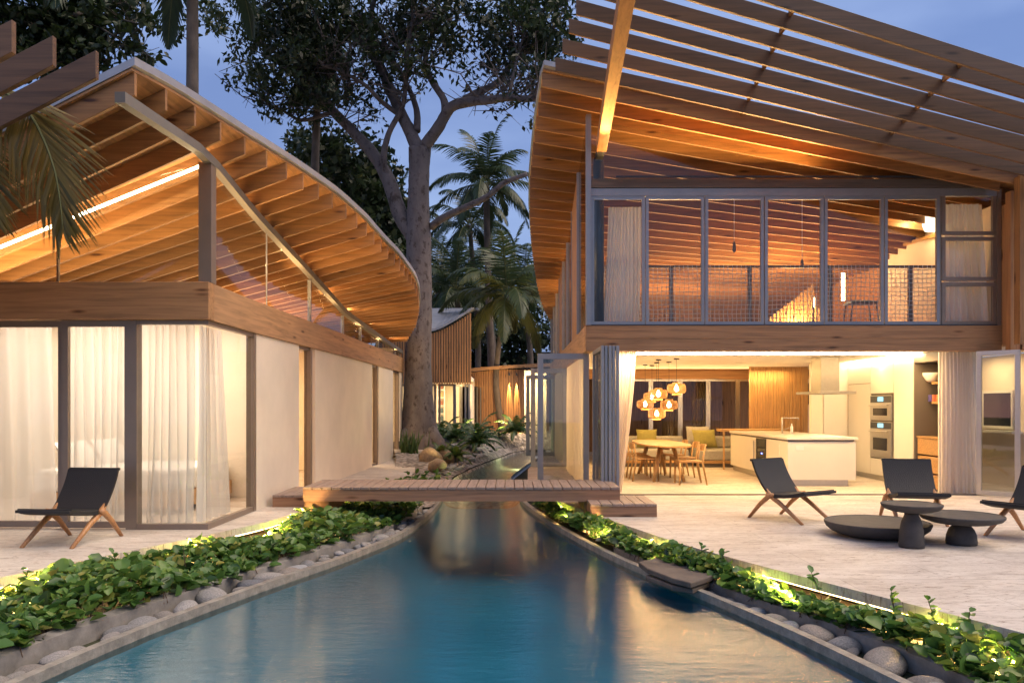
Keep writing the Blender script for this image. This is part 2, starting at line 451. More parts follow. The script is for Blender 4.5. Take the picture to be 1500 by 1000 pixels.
def watermat():
    m = bpy.data.materials.new('pool_water'); m.use_nodes = True; nt = m.node_tree
    for n in list(nt.nodes): nt.nodes.remove(n)
    o = N(nt, 'ShaderNodeOutputMaterial')
    tr = N(nt, 'ShaderNodeBsdfTransparent'); tr.inputs['Color'].default_value = (.55, .82, .88, 1)
    gl = N(nt, 'ShaderNodeBsdfGlossy', Roughness=.13)
    fr = N(nt, 'ShaderNodeFresnel', IOR=1.55)
    v = coords(nt, (1.6, 4.5, 1), False)
    n1 = N(nt, 'ShaderNodeTexNoise', Scale=2.2, Detail=4, Roughness=.55); nt.links.new(v, n1.inputs['Vector'])
    n2 = N(nt, 'ShaderNodeTexNoise', Scale=9.0, Detail=3, Roughness=.6); nt.links.new(v, n2.inputs['Vector'])
    n12 = N(nt, 'ShaderNodeMath', operation='MULTIPLY_ADD'); nt.links.new(n2.outputs['Fac'], n12.inputs[0]); n12.inputs[1].default_value = .28; nt.links.new(n1.outputs['Fac'], n12.inputs[2])
    bp = N(nt, 'ShaderNodeBump', Strength=.2, Distance=.03); nt.links.new(n12.outputs[0], bp.inputs['Height'])
    nt.links.new(bp.outputs[0], gl.inputs['Normal']); nt.links.new(bp.outputs[0], fr.inputs['Normal'])
    ms = N(nt, 'ShaderNodeMixShader'); nt.links.new(fr.outputs[0], ms.inputs[0]); nt.links.new(tr.outputs[0], ms.inputs[1]); nt.links.new(gl.outputs[0], ms.inputs[2])
    nt.links.new(ms.outputs[0], o.inputs[0]); return m
M['water'] = watermat()

def lamp(name, kind, loc, energy, col=(1, .72, .4), size=.1, size_y=None, direction=(0, 0, -1), spot=None, parent=None):
    d = bpy.data.lights.new(name, kind); d.energy = energy; d.color = col
    if kind == 'AREA':
        d.shape = 'RECTANGLE'; d.size = size; d.size_y = size_y or size
    elif kind == 'SPOT':
        d.spot_size = R(spot or 90); d.spot_blend = .6; d.shadow_soft_size = size
    else: d.shadow_soft_size = size
    o = bpy.data.objects.new(name, d); C.objects.link(o); o.location = loc
    o.rotation_euler = Vector(direction).to_track_quat('-Z', 'Y').to_euler()
    return o

# ================================================================== ground, pool, terraces
POOL_L = smooth_tab([(2.2, -3.4), (5.0, -3.05), (6.0, -2.86), (7.7, -2.34), (8.7, -1.96), (10.43, -1.48), (12.3, -1.31), (13.93, -1.30), (18.8, -1.39), (22, -1.05), (25, -.55), (29, .05), (31, .9)], 70)
POOL_R = smooth_tab([(2.2, 3.0), (5.05, 2.36), (6.03, 2.13), (7.52, 1.65), (8.42, 1.32), (9.5, 1.02), (11.43, .6), (13.93, .2), (18.8, -.065), (21, .2), (23.8, .54), (26.4, .92), (29, 1.25), (31, 1.35)], 70)
TER_L = smooth_tab([(2.2, -6.0), (5, -5.2), (7.22, -4.36), (7.88, -4.1), (8.58, -3.78), (10.27, -3.16), (11.5, -2.98), (13, -2.7), (15, -2.35), (16.7, -2.18), (18.2, -2.25), (21, -2.6), (23.6, -3.05), (25, -3.3)], 70)
TER_R = smooth_tab([(2.2, 4.6), (5.39, 3.32), (5.95, 3.03), (6.9, 2.57), (7.77, 2.18), (8.63, 1.82), (10.45, 1.28), (12, .85), (13.5, .55), (16, .32), (18.8, .38), (21, .62), (23.8, .95), (27, 1.18)], 70)
pl = lambda y: cinterp(POOL_L, y)
pr = lambda y: cinterp(POOL_R, y)
tl = lambda y: cinterp(TER_L, y)
tr_ = lambda y: cinterp(TER_R, y)
WATER_Z, COPE_Z, SOIL_Z = -.27, -.2, -.26
def gz(x, y):   # gravel bank that rises behind the bridge
    t = min(max((y - 15.5) / 12.5, 0), 1)
    return SOIL_Z + .06 + t * .62 + .05 * math.sin(x * 1.7 + y * .9) * t
ys = [2.2 + .3 * k for k in range(97)]
def ribbon(name, fl, fr, zl, zr, material, th=None, ylist=ys):
    """sheet between two plan curves; th = thickness downward"""
    v = []; f = []
    for y in ylist:
        v += [(fl(y), y, zl(y) if callable(zl) else zl), (fr(y), y, zr(y) if callable(zr) else zr)]
    n = len(ylist)
    for i in range(n - 1): f.append((2 * i, 2 * i + 1, 2 * i + 3, 2 * i + 2))
    if th:
        k = len(v); v += [(a, b, c - th) for a, b, c in v]
        for i in range(n - 1):
            f.append((k + 2 * i, k + 2 * i + 2, k + 2 * i + 3, k + 2 * i + 1))
            f.append((2 * i, 2 * i + 2, k + 2 * i + 2, k + 2 * i)); f.append((2 * i + 1, k + 2 * i + 1, k + 2 * i + 3, 2 * i + 3))
        f.append((0, k, k + 1, 1)); e = 2 * (n - 1); f.append((e, e + 1, k + e + 1, k + e))
    m = MB(); m.v = v; m.f = f
    return m.build(name, material, origin=(0, 0, 0))
yt = [y for y in ys if y <= 25.2]
# ground: one sheet out to the horizon with the pool basin cut into it
g = MB()
BIG = 900
yy = [2.2 + .6 * k for k in range(49)]
for a, b in zip(yy, yy[1:]):
    g.add([(-30, a, SOIL_Z - .05), (pl(a) - .02, a, SOIL_Z - .05), (pl(b) - .02, b, SOIL_Z - .05), (-30, b, SOIL_Z - .05)], [(0, 1, 2, 3)])
    g.add([(pr(a) + .02, a, SOIL_Z - .05), (30, a, SOIL_Z - .05), (30, b, SOIL_Z - .05), (pr(b) + .02, b, SOIL_Z - .05)], [(0, 1, 2, 3)])
e = yy[-1]
for x0, x1, y0, y1 in ((-BIG, BIG, e, BIG * 2), (-BIG, -30, -60, e), (30, BIG, -60, e), (-30, 30, -60, 2.2)):
    g.add([(x0, y0, SOIL_Z - .05), (x1, y0, SOIL_Z - .05), (x1, y1, SOIL_Z - .05), (x0, y1, SOIL_Z - .05)], [(0, 1, 2, 3)])
structure(g.build('ground', M['ground'], origin=(0, 0, SOIL_Z - .05)))
# basin
def basin(name, material, ylist, depth, top=-.1):
    m = MB(); K = 16
    for y in ylist:
        a, b = pl(y), pr(y)
        for k in range(K + 1):
            u = k / K * 2 - 1; uu = math.copysign(abs(u) ** .8, u)
            m.v.append(((a + b) / 2 + (b - a) / 2 * uu, y, COPE_Z + (top if y > 15 else -.1) - depth(y) * (1 - abs(uu) ** 7)))
    for i in range(len(ylist) - 1):
        for k in range(K): q = i * (K + 1) + k; m.f.append((q, q + 1, q + K + 2, q + K + 1))
    structure(m.build(name, material, smooth=True, origin=(0, 0, -.85)))
bed_depth = lambda y: cinterp([(11.8, .68), (14.8, .13), (17, .3), (31, .38)], y)
basin('pool_basin', M['tile'], [y for y in yy if y < 14.9], bed_depth)
basin('stream_bed', M['gravel'], [y for y in yy if y > 14.7], bed_depth, .0)
structure(ribbon('water', lambda y: pl(y) + .004, lambda y: pr(y) - .004, WATER_Z, WATER_Z, M['water'], ylist=yy))
structure(ribbon('pool_coping', lambda y: pl(y) - .065, lambda y: pl(y) + .012, COPE_Z, COPE_Z, M['coping'], .12, [y for y in ys if y <= 15]))
structure(ribbon('pool_coping', lambda y: pr(y) - .012, lambda y: pr(y) + .065, COPE_Z, COPE_Z, M['coping'], .12, [y for y in ys if y <= 15]))
yk = [y for y in ys if y <= 13.6]
def lw(y): return .40 if y < 9 else max(.2, .40 - (y - 9) * .05)
def rw(y): return cinterp([(2, .46), (5.5, .42), (7, .26), (8, .2), (11, .12), (14, .1)], y)
structure(ribbon('planter_kerb', lambda y: pl(y) - lw(y) - .1, lambda y: pl(y) - lw(y), COPE_Z + .05, COPE_Z + .03, M['curb'], .3, yk))
structure(ribbon('planter_kerb', lambda y: pr(y) + rw(y), lambda y: pr(y) + rw(y) + .09, COPE_Z + .02, COPE_Z + .04, M['curb'], .3, [y for y in yk if y < 9.5]))
structure(ribbon('garden_soil', lambda y: tl(y) - .35, lambda y: pl(y) - lw(y) - .1, SOIL_Z + .05, SOIL_Z + .05, M['soil'], ylist=yk))
structure(ribbon('garden_soil', lambda y: pr(y) + rw(y) + .09, lambda y: tr_(y) + .35, SOIL_Z + .05, SOIL_Z + .05, M['soil'], ylist=yk))
structure(ribbon('stone_terrace', lambda y: -16, tl, 0, 0, M['travertine'], .085, yt))
structure(ribbon('stone_terrace', tr_, lambda y: 16, 0, 0, M['travertine'], .085, [y for y in ys if y <= 27.1]))
# gravel bank with the trees, behind the bridge
gb = MB(); nx, ny = 26, 56
for j in range(ny + 1):
    y = 13.2 + j * .5
    for i in range(nx + 1):
        xr = pl(min(y, 30.5)) - .03 if y < 31 else 3.5 + (y - 31) * 0
        if y >= 30.5: xr = 1.2 + (y - 30.5) * .8
        xl = (tl(y) - .5) if y < 24.5 else -7
        t = i / nx; x = xl + (xr - xl) * t
        edge = min(1, (xr - x) / .8)
        z = gz(x, y) * edge + (COPE_Z + .02) * (1 - edge)
        gb.v.append((x, y, z + random.uniform(-.012, .012)))
for j in range(ny):
    for i in range(nx):
        a = j * (nx + 1) + i; gb.f.append((a, a + 1, a + nx + 2, a + nx + 1))
structure(gb.build('gravel_bank', M['gravel'], smooth=True, origin=(0, 0, 0)))

# LED strips under the terrace lips
def led_edge(name, fx, off, ylist, label):
    m = MB()
    for a, b in zip(ylist, ylist[1:]):
        m.beam((fx(a) + off, a, -.108), (fx(b) + off, b, -.108), .02, .02)
    o = m.build(name, M['led_soft']); tag(o, label, 'light strip', 'garden light strips'); return o
led_edge('led_strip', tl, -.1, [y for y in ys if y <= 12.6], 'warm light strip glowing under the curved terrace edge of the left planting bed')
led_edge('led_strip', tr_, .1, [y for y in ys if y <= 12.6], 'warm light strip glowing under the curved terrace edge of the right planting bed')

# ------------------------------------------------------------------ pebbles in the pool-edge channel
def pebble_mesh(name, seed, sub=3, amp=.16):
    import bmesh
    bm = bmesh.new(); bmesh.ops.create_icosphere(bm, subdivisions=sub, radius=1)
    r = random.Random(seed); ks = [(Vector((r.uniform(-1, 1), r.uniform(-1, 1), r.uniform(-1, 1))), r.uniform(1, 2.6), r.uniform(0, 6)) for _ in range(7)]
    for v in bm.verts:
        d = sum(math.sin(v.co.dot(k) * f * 1.6 + p) for k, f, p in ks) / len(ks)
        v.co *= 1 + amp * d * 1.6
    me = bpy.data.meshes.new(name); bm.to_mesh(me); bm.free()
    me.polygons.foreach_set('use_smooth', [True] * len(me.polygons)); return me
PEB = [pebble_mesh('pebble', s) for s in range(5)]
for me in PEB: me.materials.append(M['pebble'])
def pebble(x, y, z, r, label, group, meshes=PEB, name='pebble', flat=.52, cat='pebble', long=1.35):
    o = bpy.data.objects.new(name, random.choice(meshes)); C.objects.link(o)
    o.scale = (r * random.uniform(1.05, long), r * random.uniform(.8, 1), r * flat * random.uniform(.85, 1.1))
    o.rotation_euler = (random.uniform(-.2, .2), random.uniform(-.2, .2), random.uniform(0, 6.3)); o.location = (x, y, z + r * flat * .55)
    return tag(o, label, cat, group)
y = 4.7
while y < 13.2:
    w = lw(y) - .065
    r = random.choice((.055, .075, .09, .11, .14)) * random.uniform(.85, 1.1)
    r = min(r, w * .44)
    slope = (pl(y + .3) - pl(y - .3)) / .6
    pebble(pl(y) - .075 - w * random.uniform(.3, .7), y, COPE_Z - .1, r, 'rounded grey pebble lying between coping and kerb along the left edge of the pool', 'pebbles along the left pool edge')
    y += r * 2.0 * random.uniform(.75, 1.25) / math.sqrt(1 + slope * slope)
for k in range(22):
    y = random.uniform(8.5, 13); w = lw(y) - .065
    pebble(pl(y) - .075 - w * random.uniform(.2, .8), y, COPE_Z - .05, random.uniform(.04, .075), 'rounded grey pebble lying between coping and kerb along the left edge of the pool', 'pebbles along the left pool edge')
y = 4.5
while y < 8.2:
    w = rw(y) - .065
    r = min(random.choice((.06, .09, .12, .15)) * random.uniform(.85, 1.1), w * .48)
    pebble(pr(y) + .08 + w * random.uniform(.35, .65), y, COPE_Z - .1, r, 'rounded grey pebble lying between coping and kerb along the right edge of the pool', 'pebbles along the right pool edge')
    y += r * 2.0 * random.uniform(.8, 1.35)
# small stones along the stream beyond the bridge
for k in range(70):
    y = random.uniform(16.2, 27); x = pl(y) - random.uniform(.05, .7)
    pebble(x, y, gz(x, y) * .6 + COPE_Z * .4 - .03, random.uniform(.05, .12), 'small river stone on the gravel bank beside the narrow stream beyond the bridge', 'river stones along the stream')
BOU = [pebble_mesh('boulder', s, 3, .3) for s in (31, 32, 33)]
for me in BOU: me.materials.append(M['boulder'])
for (px, py, w, lab) in ((632, 664, 34, 'round tan boulder left of the other boulders, against the big tree trunk'), (640, 681, 32, 'flat wide tan boulder lying lowest at the front of the boulders by the tree'),
                         (655, 660, 24, 'upright tan boulder behind a green fern clump, right of the large tree trunk'), (668, 655, 22, 'small tan boulder furthest right of the group by the tree'), (621, 662, 16, 'small dark tan boulder touching the foot of the big trunk')):
    Y = 21.0 - (py - 660) * .1
    q = P(px, py, Y)
    o = bpy.data.objects.new('boulder', BOU[px % 3]); C.objects.link(o)
    r = w / FPX * Y / 2
    o.scale = (r * 1.05, r * .9, r * (.62 if py > 670 else .95)); o.rotation_euler = (0, .1, px * .7)
    o.location = (q.x, q.y, gz(q.x, q.y) + r * .45); tag(o, lab, 'boulder', 'boulders by the big tree')

# flat stepping slab over the right pool edge
s = MB(); pts = [(935, 822), (962, 816), (1006, 818), (1052, 832), (1056, 838), (1012, 853), (985, 846), (948, 832)]
def gp(px, py, z):
    Y = (EYE - z) * FPX / (py - HOR); return ((px - 750) / FPX * Y, Y, z)
s.slab([gp(a, b, -.1) for a, b in reversed(pts)], (0, 0, -.055))
o = s.build('stepping_slab', M['slabstone'], bevel=.012); tag(o, 'flat dark stone slab bridging the right pool edge by the creeping plants', 'stone slab')
s = MB(); pts = [(945, 842), (975, 836), (1040, 852), (1015, 862), (985, 857)]
s.slab([gp(a, b, -.17) for a, b in reversed(pts)], (0, 0, -.05))
o = s.build('stepping_slab', M['slabstone'], bevel=.012); tag(o, 'smaller dark slab tucked beneath the wide stone slab at the pool edge', 'stone slab')

# ------------------------------------------------------------------ timber bridge and its steps
def decking(x0, x1, y0, y1, z, pitch=.135, gap=.011, th=.035):
    m = MB(); n = max(1, round((x1 - x0) / pitch)); w = (x1 - x0) / n
    for k in range(n):
        m.box(x0 + k * w + gap / 2, x0 + (k + 1) * w - gap / 2, y0, y1, z - th, z + random.uniform(-.0015, .0015))
    return m
BX0, BX1, BY0, BY1, BZ = -2.96, 1.53, 11.1, 12.25, .36
b = thing('footbridge', (BX0, BY0, 0), 'low timber footbridge of cross boards spanning the pool between the two houses', 'footbridge')
decking(BX0, BX1, BY0 - .012, BY1 + .012, BZ).build('deck', M['deck'], b, bevel=.004)
MB().box(BX0 + .004, BX1 - .004, BY0, BY0 + .045, BZ - .2, BZ - .037).build('side_board', M['deck_side'], b)
MB().box(BX0 + .004, BX1 - .004, BY1 - .045, BY1, BZ - .2, BZ - .037).build('side_board', M['deck_side'], b)
MB().box(BX0 + .006, BX0 + .05, BY0 + .047, BY1 - .047, BZ - .2, BZ - .037).box(BX1 - .05, BX1 - .006, BY0 + .047, BY1 - .047, BZ - .2, BZ - .037).build('end_board', M['deck_side'], b)
m = MB()
for x in (-2.3, -1.5, -.7, .1, .9): m.box(x, x + .06, BY0 + .047, BY1 - .047, BZ - .19, BZ - .037)
m.build('joist', M['deck_side'], b)
MB().box(BX0 + .01, BX0 + .36, BY0 + .06, BY1 - .06, -.2, BZ - .202).build('support_block', M['fir_x'], b)
MB().box(BX1 - .5, BX1 - .2, BY0 + .06, BY1 - .06, -.2, BZ - .202).build('support_block', M['fir_x'], b)
for (x0, x1, y0, y1, lab) in ((-3.58, -2.97, 11.72, 12.95, 'low timber step at the left end of the footbridge, against the white house wall'),
                              (1.06, 1.97, 10.65, 11.7, 'low timber step at the right end of the footbridge, on the lounge terrace')):
    t = thing('deck_step', ((x0 + x1) / 2, y0, 0), lab, 'deck step')
    if x0 < 0: decking(x0, x1, y0 - .01, y1, .18, .14).build('deck', M['deck'], t, bevel=.004)
    else: decking(x0, x1, y0 - .01, y1, .18, .14).build('deck', M['deck'], t, bevel=.004)
    MB().box(x0 + .004, x1 - .004, y0, y0 + .04, 0, .143).box(x0 + .004, x0 + .04, y0 + .042, y1, 0, .143).box(x1 - .04, x1 - .004, y0 + .042, y1, 0, .143).build('side_board', M['deck_side'], t)

# ================================================================== left house
FYL = 9.56                      # front plane of the left house
def wxl(y): return cinterp([(5, -3.74), (11.3, -3.73), (16.4, -3.56), (24.3, -3.44), (26, -3.43)], y)
def yn(n):                      # distance of rafter n
    if n <= 4: return 7.7 + .557 * n
    return 9.93 + .405 * (n - 4)
TIP = [(-3, 18, 80), (-2, 75, 95), (-1, 140, 112), (0, 198, 140), (1, 241.5, 160), (2, 285, 184), (3, 322, 205), (4, 357, 225.5), (5, 390, 245), (6, 419.5, 262), (7, 443.5, 276.5), (8, 466, 291), (9, 486, 303.5),
       (10, 507, 320), (11, 522.5, 333.5), (12, 536.5, 345), (13, 547.6, 358), (14, 558, 368.5), (15, 568, 378.5), (16, 578, 387.5), (17, 586, 396), (18, 592, 403.5), (19, 597.5, 410.5), (20, 602.5, 417), (21, 607, 423.5),
       (24, 612.5, 438), (28, 614, 457), (33, 609, 480), (38, 596, 500)]
SL = [(-3, .53), (0, .505), (2, .475), (4, .415), (8, .33), (12, .29), (15, .262), (20, .205), (25, .15), (35, .06), (40, .04)]
tipx = smooth_tab([(n, X(px, yn(n))) for n, px, py in TIP], 82)
tipz = smooth_tab([(n, Z(py, yn(n))) for n, px, py in TIP], 82)
HR = .225
L = thing('timber_house', (-6, FYL, 0), 'left timber house with a curved sweeping roof, white side wall and curtained bedroom glazing', 'house')
XW = -11.5
def l_bot(n, x):                # underside of rafter n at x
    return cinterp(tipz, n) - cinterp(SL, n) * (cinterp(tipx, n) - x)
for n in range(0, 39):
    y = yn(n); xt = cinterp(tipx, n)
    xa = XW if n < 20 else -8.5
    MB().raft(xa, l_bot(n, xa), xt, cinterp(tipz, n), y, y + .05, HR).build('rafter', M['fir_x'], L, bevel=.004)
for n in (-3, -2, -1):
    y = yn(n); xt = cinterp(tipx, n)
    MB().raft(XW, l_bot(n, XW), xt, cinterp(tipz, n), y, y + .055, .25).build('pergola_fin', M['fir_weathered'], L, bevel=.004)
MB().raft(-6.9, l_bot(-3, -6.9) - .2, -6.8, l_bot(-3, -6.8) - .2, 5.4, 9.2, .18).build('fin_bearer', M['fir_y'], L)
# roof: boards below, metal sheet on top
def roof_sheet(name, material, ns, xend, botf, z0, z1, grow, parent, K=14, soft=True):
    m = MB(); n = len(ns)
    for q in ns:
        y = yn(q) if parent is L else ryn(q)
        for k in range(K + 1):
            xa, xb = xend(q, grow); x = xa + (xb - xa) * k / K
            b = botf(q, x); m.v += [(x, y, b + z0), (x, y, b + z1)]
    W = 2 * (K + 1)
    for i in range(n - 1):
        for k in range(K):
            a = i * W + 2 * k
            m.f += [(a + 1, a + 3, a + W + 3, a + W + 1), (a, a + W, a + W + 2, a + 2)]
        m.f += [(i * W, i * W + 1, (i + 1) * W + 1, (i + 1) * W), (i * W + 2 * K, (i + 1) * W + 2 * K, (i + 1) * W + 2 * K + 1, i * W + 2 * K + 1)]
    for k in range(K):
        m.f += [(2 * k, 2 * k + 2, 2 * k + 3, 2 * k + 1)]
        e = (n - 1) * W; m.f += [(e + 2 * k, e + 2 * k + 1, e + 2 * k + 3, e + 2 * k + 2)]
    return m.build(name, material, parent)
lx = lambda q, g: (XW if q < 20 else XW + (q - 20) * .15, cinterp(tipx, q) + g)
nsL = [-.08] + [k * .5 for k in range(0, 78)]
roof_sheet('soffit', M['fir_soffit'], nsL, lx, l_bot, HR + .002, HR + .03, .0, L)
rf = roof_sheet('roof', M['zinc'], [-.1] + nsL[1:] + [39], lx, l_bot, HR + .034, HR + .115, .035, L)
# plate on top of the side wall, carried forward to the roof tip
def zw(y):
    return cinterp([(7.4, 4.47), (9.47, 4.60), (11.29, 4.31), (14.2, 3.89), (16.56, 3.53), (21.07, 3.34), (24.3, 3.22)], y)
PA, PB = -.02, .08
m = MB(); yl = [7.42 + k * .6 for k in range(29)]
for a, c in zip(yl, yl[1:]):
    m.hexa([(wxl(a) + PA, a, zw(a) - .105), (wxl(a) + PB, a, zw(a) - .105), (wxl(c) + PB, c, zw(c) - .105), (wxl(c) + PA, c, zw(c) - .105),
            (wxl(a) + PA, a, zw(a)), (wxl(a) + PB, a, zw(a)), (wxl(c) + PB, c, zw(c)), (wxl(c) + PA, c, zw(c))])
m.build('wall_plate', M['plate'], L)
# the big floor-level beam
BZ0, BZ1 = Z(468, 9.5), Z(413, 9.5)
MB().box(-12, -3.66, 9.47, 9.66, BZ0, BZ1).build('front_beam', M['beam_x'], L, bevel=.006)
m = MB(); yl = [9.662, 11.3, 13.5, 16.4, 20, 24.4]
for a, c in zip(yl, yl[1:]):
    m.hexa([(wxl(a) - .14, a, BZ0), (wxl(a) + .065, a, BZ0), (wxl(c) + .065, c, BZ0), (wxl(c) - .14, c, BZ0), (wxl(a) - .14, a, BZ1), (wxl(a) + .065, a, BZ1), (wxl(c) + .065, c, BZ1), (wxl(c) - .14, c, BZ1)])
m.build('side_beam', M['beam_y'], L)
# corner post of the clerestory and the sloping front clerestory
MB().box(-3.82, -3.66, 9.56, 9.72, BZ1 + .002, zw(9.6) - .107).build('corner_post', M['alu_brown'], L, bevel=.004)
def zf(x): return zw(9.6) - .12 - .405 * (-3.82 - x)
w = MB().slab([(-9.2, 9.62, BZ1 + .01), (-3.822, 9.62, BZ1 + .01), (-3.822, 9.62, zf(-3.82)), (-9.2, 9.62, max(zf(-9.2), BZ1 + .02))], (0, .01, 0)).build('clerestory_glass', M['glass'], L)
MB().box(X(84, 9.6) - .012, X(84, 9.6) + .012, 9.60, 9.635, BZ1 + .003, zf(X(84, 9.6)) - .01).build('mullion', M['steel'], L)
st = MB().beam((-7.4, 9.70, zf(-7.4) + .02), (-3.85, 9.70, zf(-3.85) + .02), .02, .03).build('light_strip', M['led'], L)
MB().beam((-3.86, 9.70, BZ1 + .06), (-3.86, 9.70, zf(-3.86) - .03), .012, .012).build('light_strip', M['led'], L)
# side clerestory glazing
cm = [X(p, y) for p, y in ()]
ysd = [9.74, 11.9, 14.2, 16.6, 18.4, 20.6, 23.2, 24.2]
for i, (a, c) in enumerate(zip(ysd, ysd[1:])):
    MB().slab([(wxl(a) - .02, a + .03, BZ1 + .004), (wxl(c) - .02, c - .03, BZ1 + .004), (wxl(c) - .02, c - .03, zw(c) - .11), (wxl(a) - .02, a + .03, zw(a) - .11)], (.008, 0, 0)).build('clerestory_glass', M['glass_side'], L)
    t = .003 if i == 0 else .025
    MB().box(wxl(c) - (.02 if i == 0 else .06), wxl(c) + .0, c - t, c + t, BZ1 + .003, zw(c) - .107).build('mullion', M['alu'], L)
# ground floor front: framed panes
def framed(parent, x0, x1, y, z0, z1, fw=.06, dep=.06, fmat='alu_brown', name='sliding_door', gmat='glass', label=None):
    """rectangular glazed leaf in an xz plane: frame with a pane child"""
    f = MB().box(x0, x1, y, y + dep, z0, z0 + fw).box(x0, x1, y, y + dep, z1 - fw, z1).box(x0, x0 + fw, y, y + dep, z0 + fw, z1 - fw).box(x1 - fw, x1, y, y + dep, z0 + fw, z1 - fw)
    o = f.build(name, M[fmat], parent, label=label)
    ORG[o] = ORG[parent]
    MB().box(x0 + fw - .005, x1 - fw + .005, y + dep / 2 - .004, y + dep / 2 + .004, z0 + fw - .005, z1 - fw + .005).build('pane', M[gmat], o)
    return o
zt = BZ0 - .003
xs = [X(p, FYL) for p in (-190, -88, 88, 190)]
framed(L, -9.0, X(-95, FYL), FYL + .07, .02, zt, .075)
framed(L, X(-93, FYL), X(89, FYL), FYL + .07, .02, zt, .075)
framed(L, X(90, FYL), X(191, FYL), FYL + .003, .02, zt, .075)
# frameless glass corner
MB().box(X(184, FYL), X(200, FYL), FYL, FYL + .14, .0, zt).build('door_post', M['alu_brown'], L)
cpn = MB().box(X(200.5, FYL), -3.735, FYL + .03, FYL + .04, .07, zt - .05).build('corner_pane', M['glass'], L)
MB().box(-3.742, -3.732, FYL + .042, 11.22, .07, zt - .05).build('corner_pane', M['glass_side'], L)
for q in ((X(200.5, FYL), -3.70, FYL, FYL + .09, .0, .068), (X(200.5, FYL), -3.70, FYL, FYL + .09, zt - .048, zt), (-3.77, -3.70, FYL + .092, 11.22, .0, .068), (-3.77, -3.70, FYL + .092, 11.22, zt - .048, zt)):
    MB().box(*q).build('corner_frame', M['alu_brown'], L)
MB().box(-3.80, -3.69, 11.222, 11.33, 0, zt).build('door_post', M['alu_brown'], L)
# side wall panels and slot windows
def wallseg(a, c, name, material, off=0.0, z0=0.0, z1=None, th=.12):
    z1 = z1 or zt
    m = MB(); k = max(1, int((c - a) / 1.2)); q = [a + (c - a) * i / k for i in range(k + 1)]
    for u, v in zip(q, q[1:]):
        m.hexa([(wxl(u) - th + off, u, z0), (wxl(u) + off, u, z0), (wxl(v) + off, v, z0), (wxl(v) - th + off, v, z0), (wxl(u) - th + off, u, z1), (wxl(u) + off, u, z1), (wxl(v) + off, v, z1), (wxl(v) - th + off, v, z1)])
    return m.build(name, M[material], L)
def ypx(px): # distance at which the side wall crosses picture column px
    y = 12.0
    for _ in range(30): y = wxl(y) * FPX / (px - 750)
    return y
SEG = [(370, 435, 0), (436, 455, 1), (459, 543, 0), (544, 552, 1), (553, 574, 0), (575, 583, 1)]
for a, c, k in SEG:
    ya, yc = ypx(a) if a > 370 else 11.332, ypx(c)
    if k == 0: wallseg(ya, yc, 'wall', 'plaster', .035)
    else:
        wallseg(ya + .02, yc - .1, 'slot_window', 'glass_side', -.04, .06, zt - .06, .01)
        wallseg(yc - .1, yc, 'window_frame', 'alu_brown', .03)
        wallseg(ya + .02, yc - .1, 'window_sill', 'alu_brown', .0, 0, .058); wallseg(ya + .02, yc - .1, 'window_head', 'alu_brown', .0, zt - .058)
wallseg(ypx(584), 24.4, 'wall', 'plaster', .035)
# inside walls
MB().box(-11, wxl(13) - .16, 12.95, 13.05, 0.0, 3.0).build('partition', M['plaster'], L)
MB().box(-11, wxl(24) - .16, 24.2, 24.35, 0, 3.3).build('wall', M['plaster'], L)
MB().box(-11.2, -11.05, 9.7, 24.2, 0, 3.2).build('wall', M['plaster'], L)
MB().box(-8, -3.9, 18.6, 18.7, 0, 2.9).build('partition', M['plaster'], L)

# lamps that light the left house from within
lamp('bedroom_strip', 'AREA', (-5.9, 9.80, 3.02), 26, (1, .63, .28), 4.0, .1, (0, .5, 1))
lamp('bedroom_ceiling', 'AREA', (-6.0, 11.4, 2.9), 42, (1, .82, .66), 3.2, 2.0, (0, 0, -1))
lamp('hall_ceiling', 'AREA', (-5.5, 15.8, 2.9), 60, (1, .68, .36), 2.0, 3.0, (0, 0, -1))
lamp('hall_up', 'AREA', (-5.2, 16, 3.05), 36, (1, .62, .28), 2.0, 5.0, (0, 0, 1))
lamp('rear_ceiling', 'AREA', (-5.2, 21.5, 2.9), 50, (1, .68, .36), 2.0, 3.0, (0, 0, -1))
# added lamps washing the eaves; the side beam carries no strip
for y in (11, 13.2, 15.5, 18, 20.5, 23):
    lamp('eave_fill', 'AREA', (wxl(y) + .10, y, 2.97), 12 if y < 14 else 5, (1, .6, .24), .05, 1.8, (1, 0, .45))

# ================================================================== right house
FYR = 13.3
WX0, WX1 = 1.25, 8.25            # facade ends
def ryn(n): return 12.73 + .37 * n
RT = [(-8, 888, -108), (-7, 877, -75), (-6, 866, -42), (-5, 855, -10), (-4, 844, 21), (-3, 833.6, 48), (-2, 824, 77), (-1, 813.6, 104), (0, 794, 127), (1, 792.5, 149), (2, 788.5, 170), (3, 785.5, 189.5), (5, 781, 227), (8, 776.5, 275),
      (11, 776, 318.5), (14, 778, 353), (17, 780, 375.5), (20, 783, 396), (24, 786.5, 420), (28, 792, 442), (31, 797, 456), (35, 807, 474)]
RS = [(-8, .34), (-7, .318), (-6, .2925), (-5, .284), (-4, .267), (-3, .258), (-2, .2396), (-1, .222), (0, .206), (1, .194), (3, .173), (5, .155), (8, .125), (11, .1), (14, .08), (17, .062), (24, .03), (35, .01)]
rtx = [(n, X(px, ryn(n))) for n, px, py in RT]
rtz = [(n, Z(py, ryn(n))) for n, px, py in RT]
def r_bot(n, x): return interp(rtz, n) - interp(RS, n) * (x - interp(rtx, n))
H = thing('timber_house', (4.7, FYR, 0), 'right two storey timber house with slatted overhang, glazed upper floor and open lit kitchen below', 'house')
XE = 9.6
RH = .235
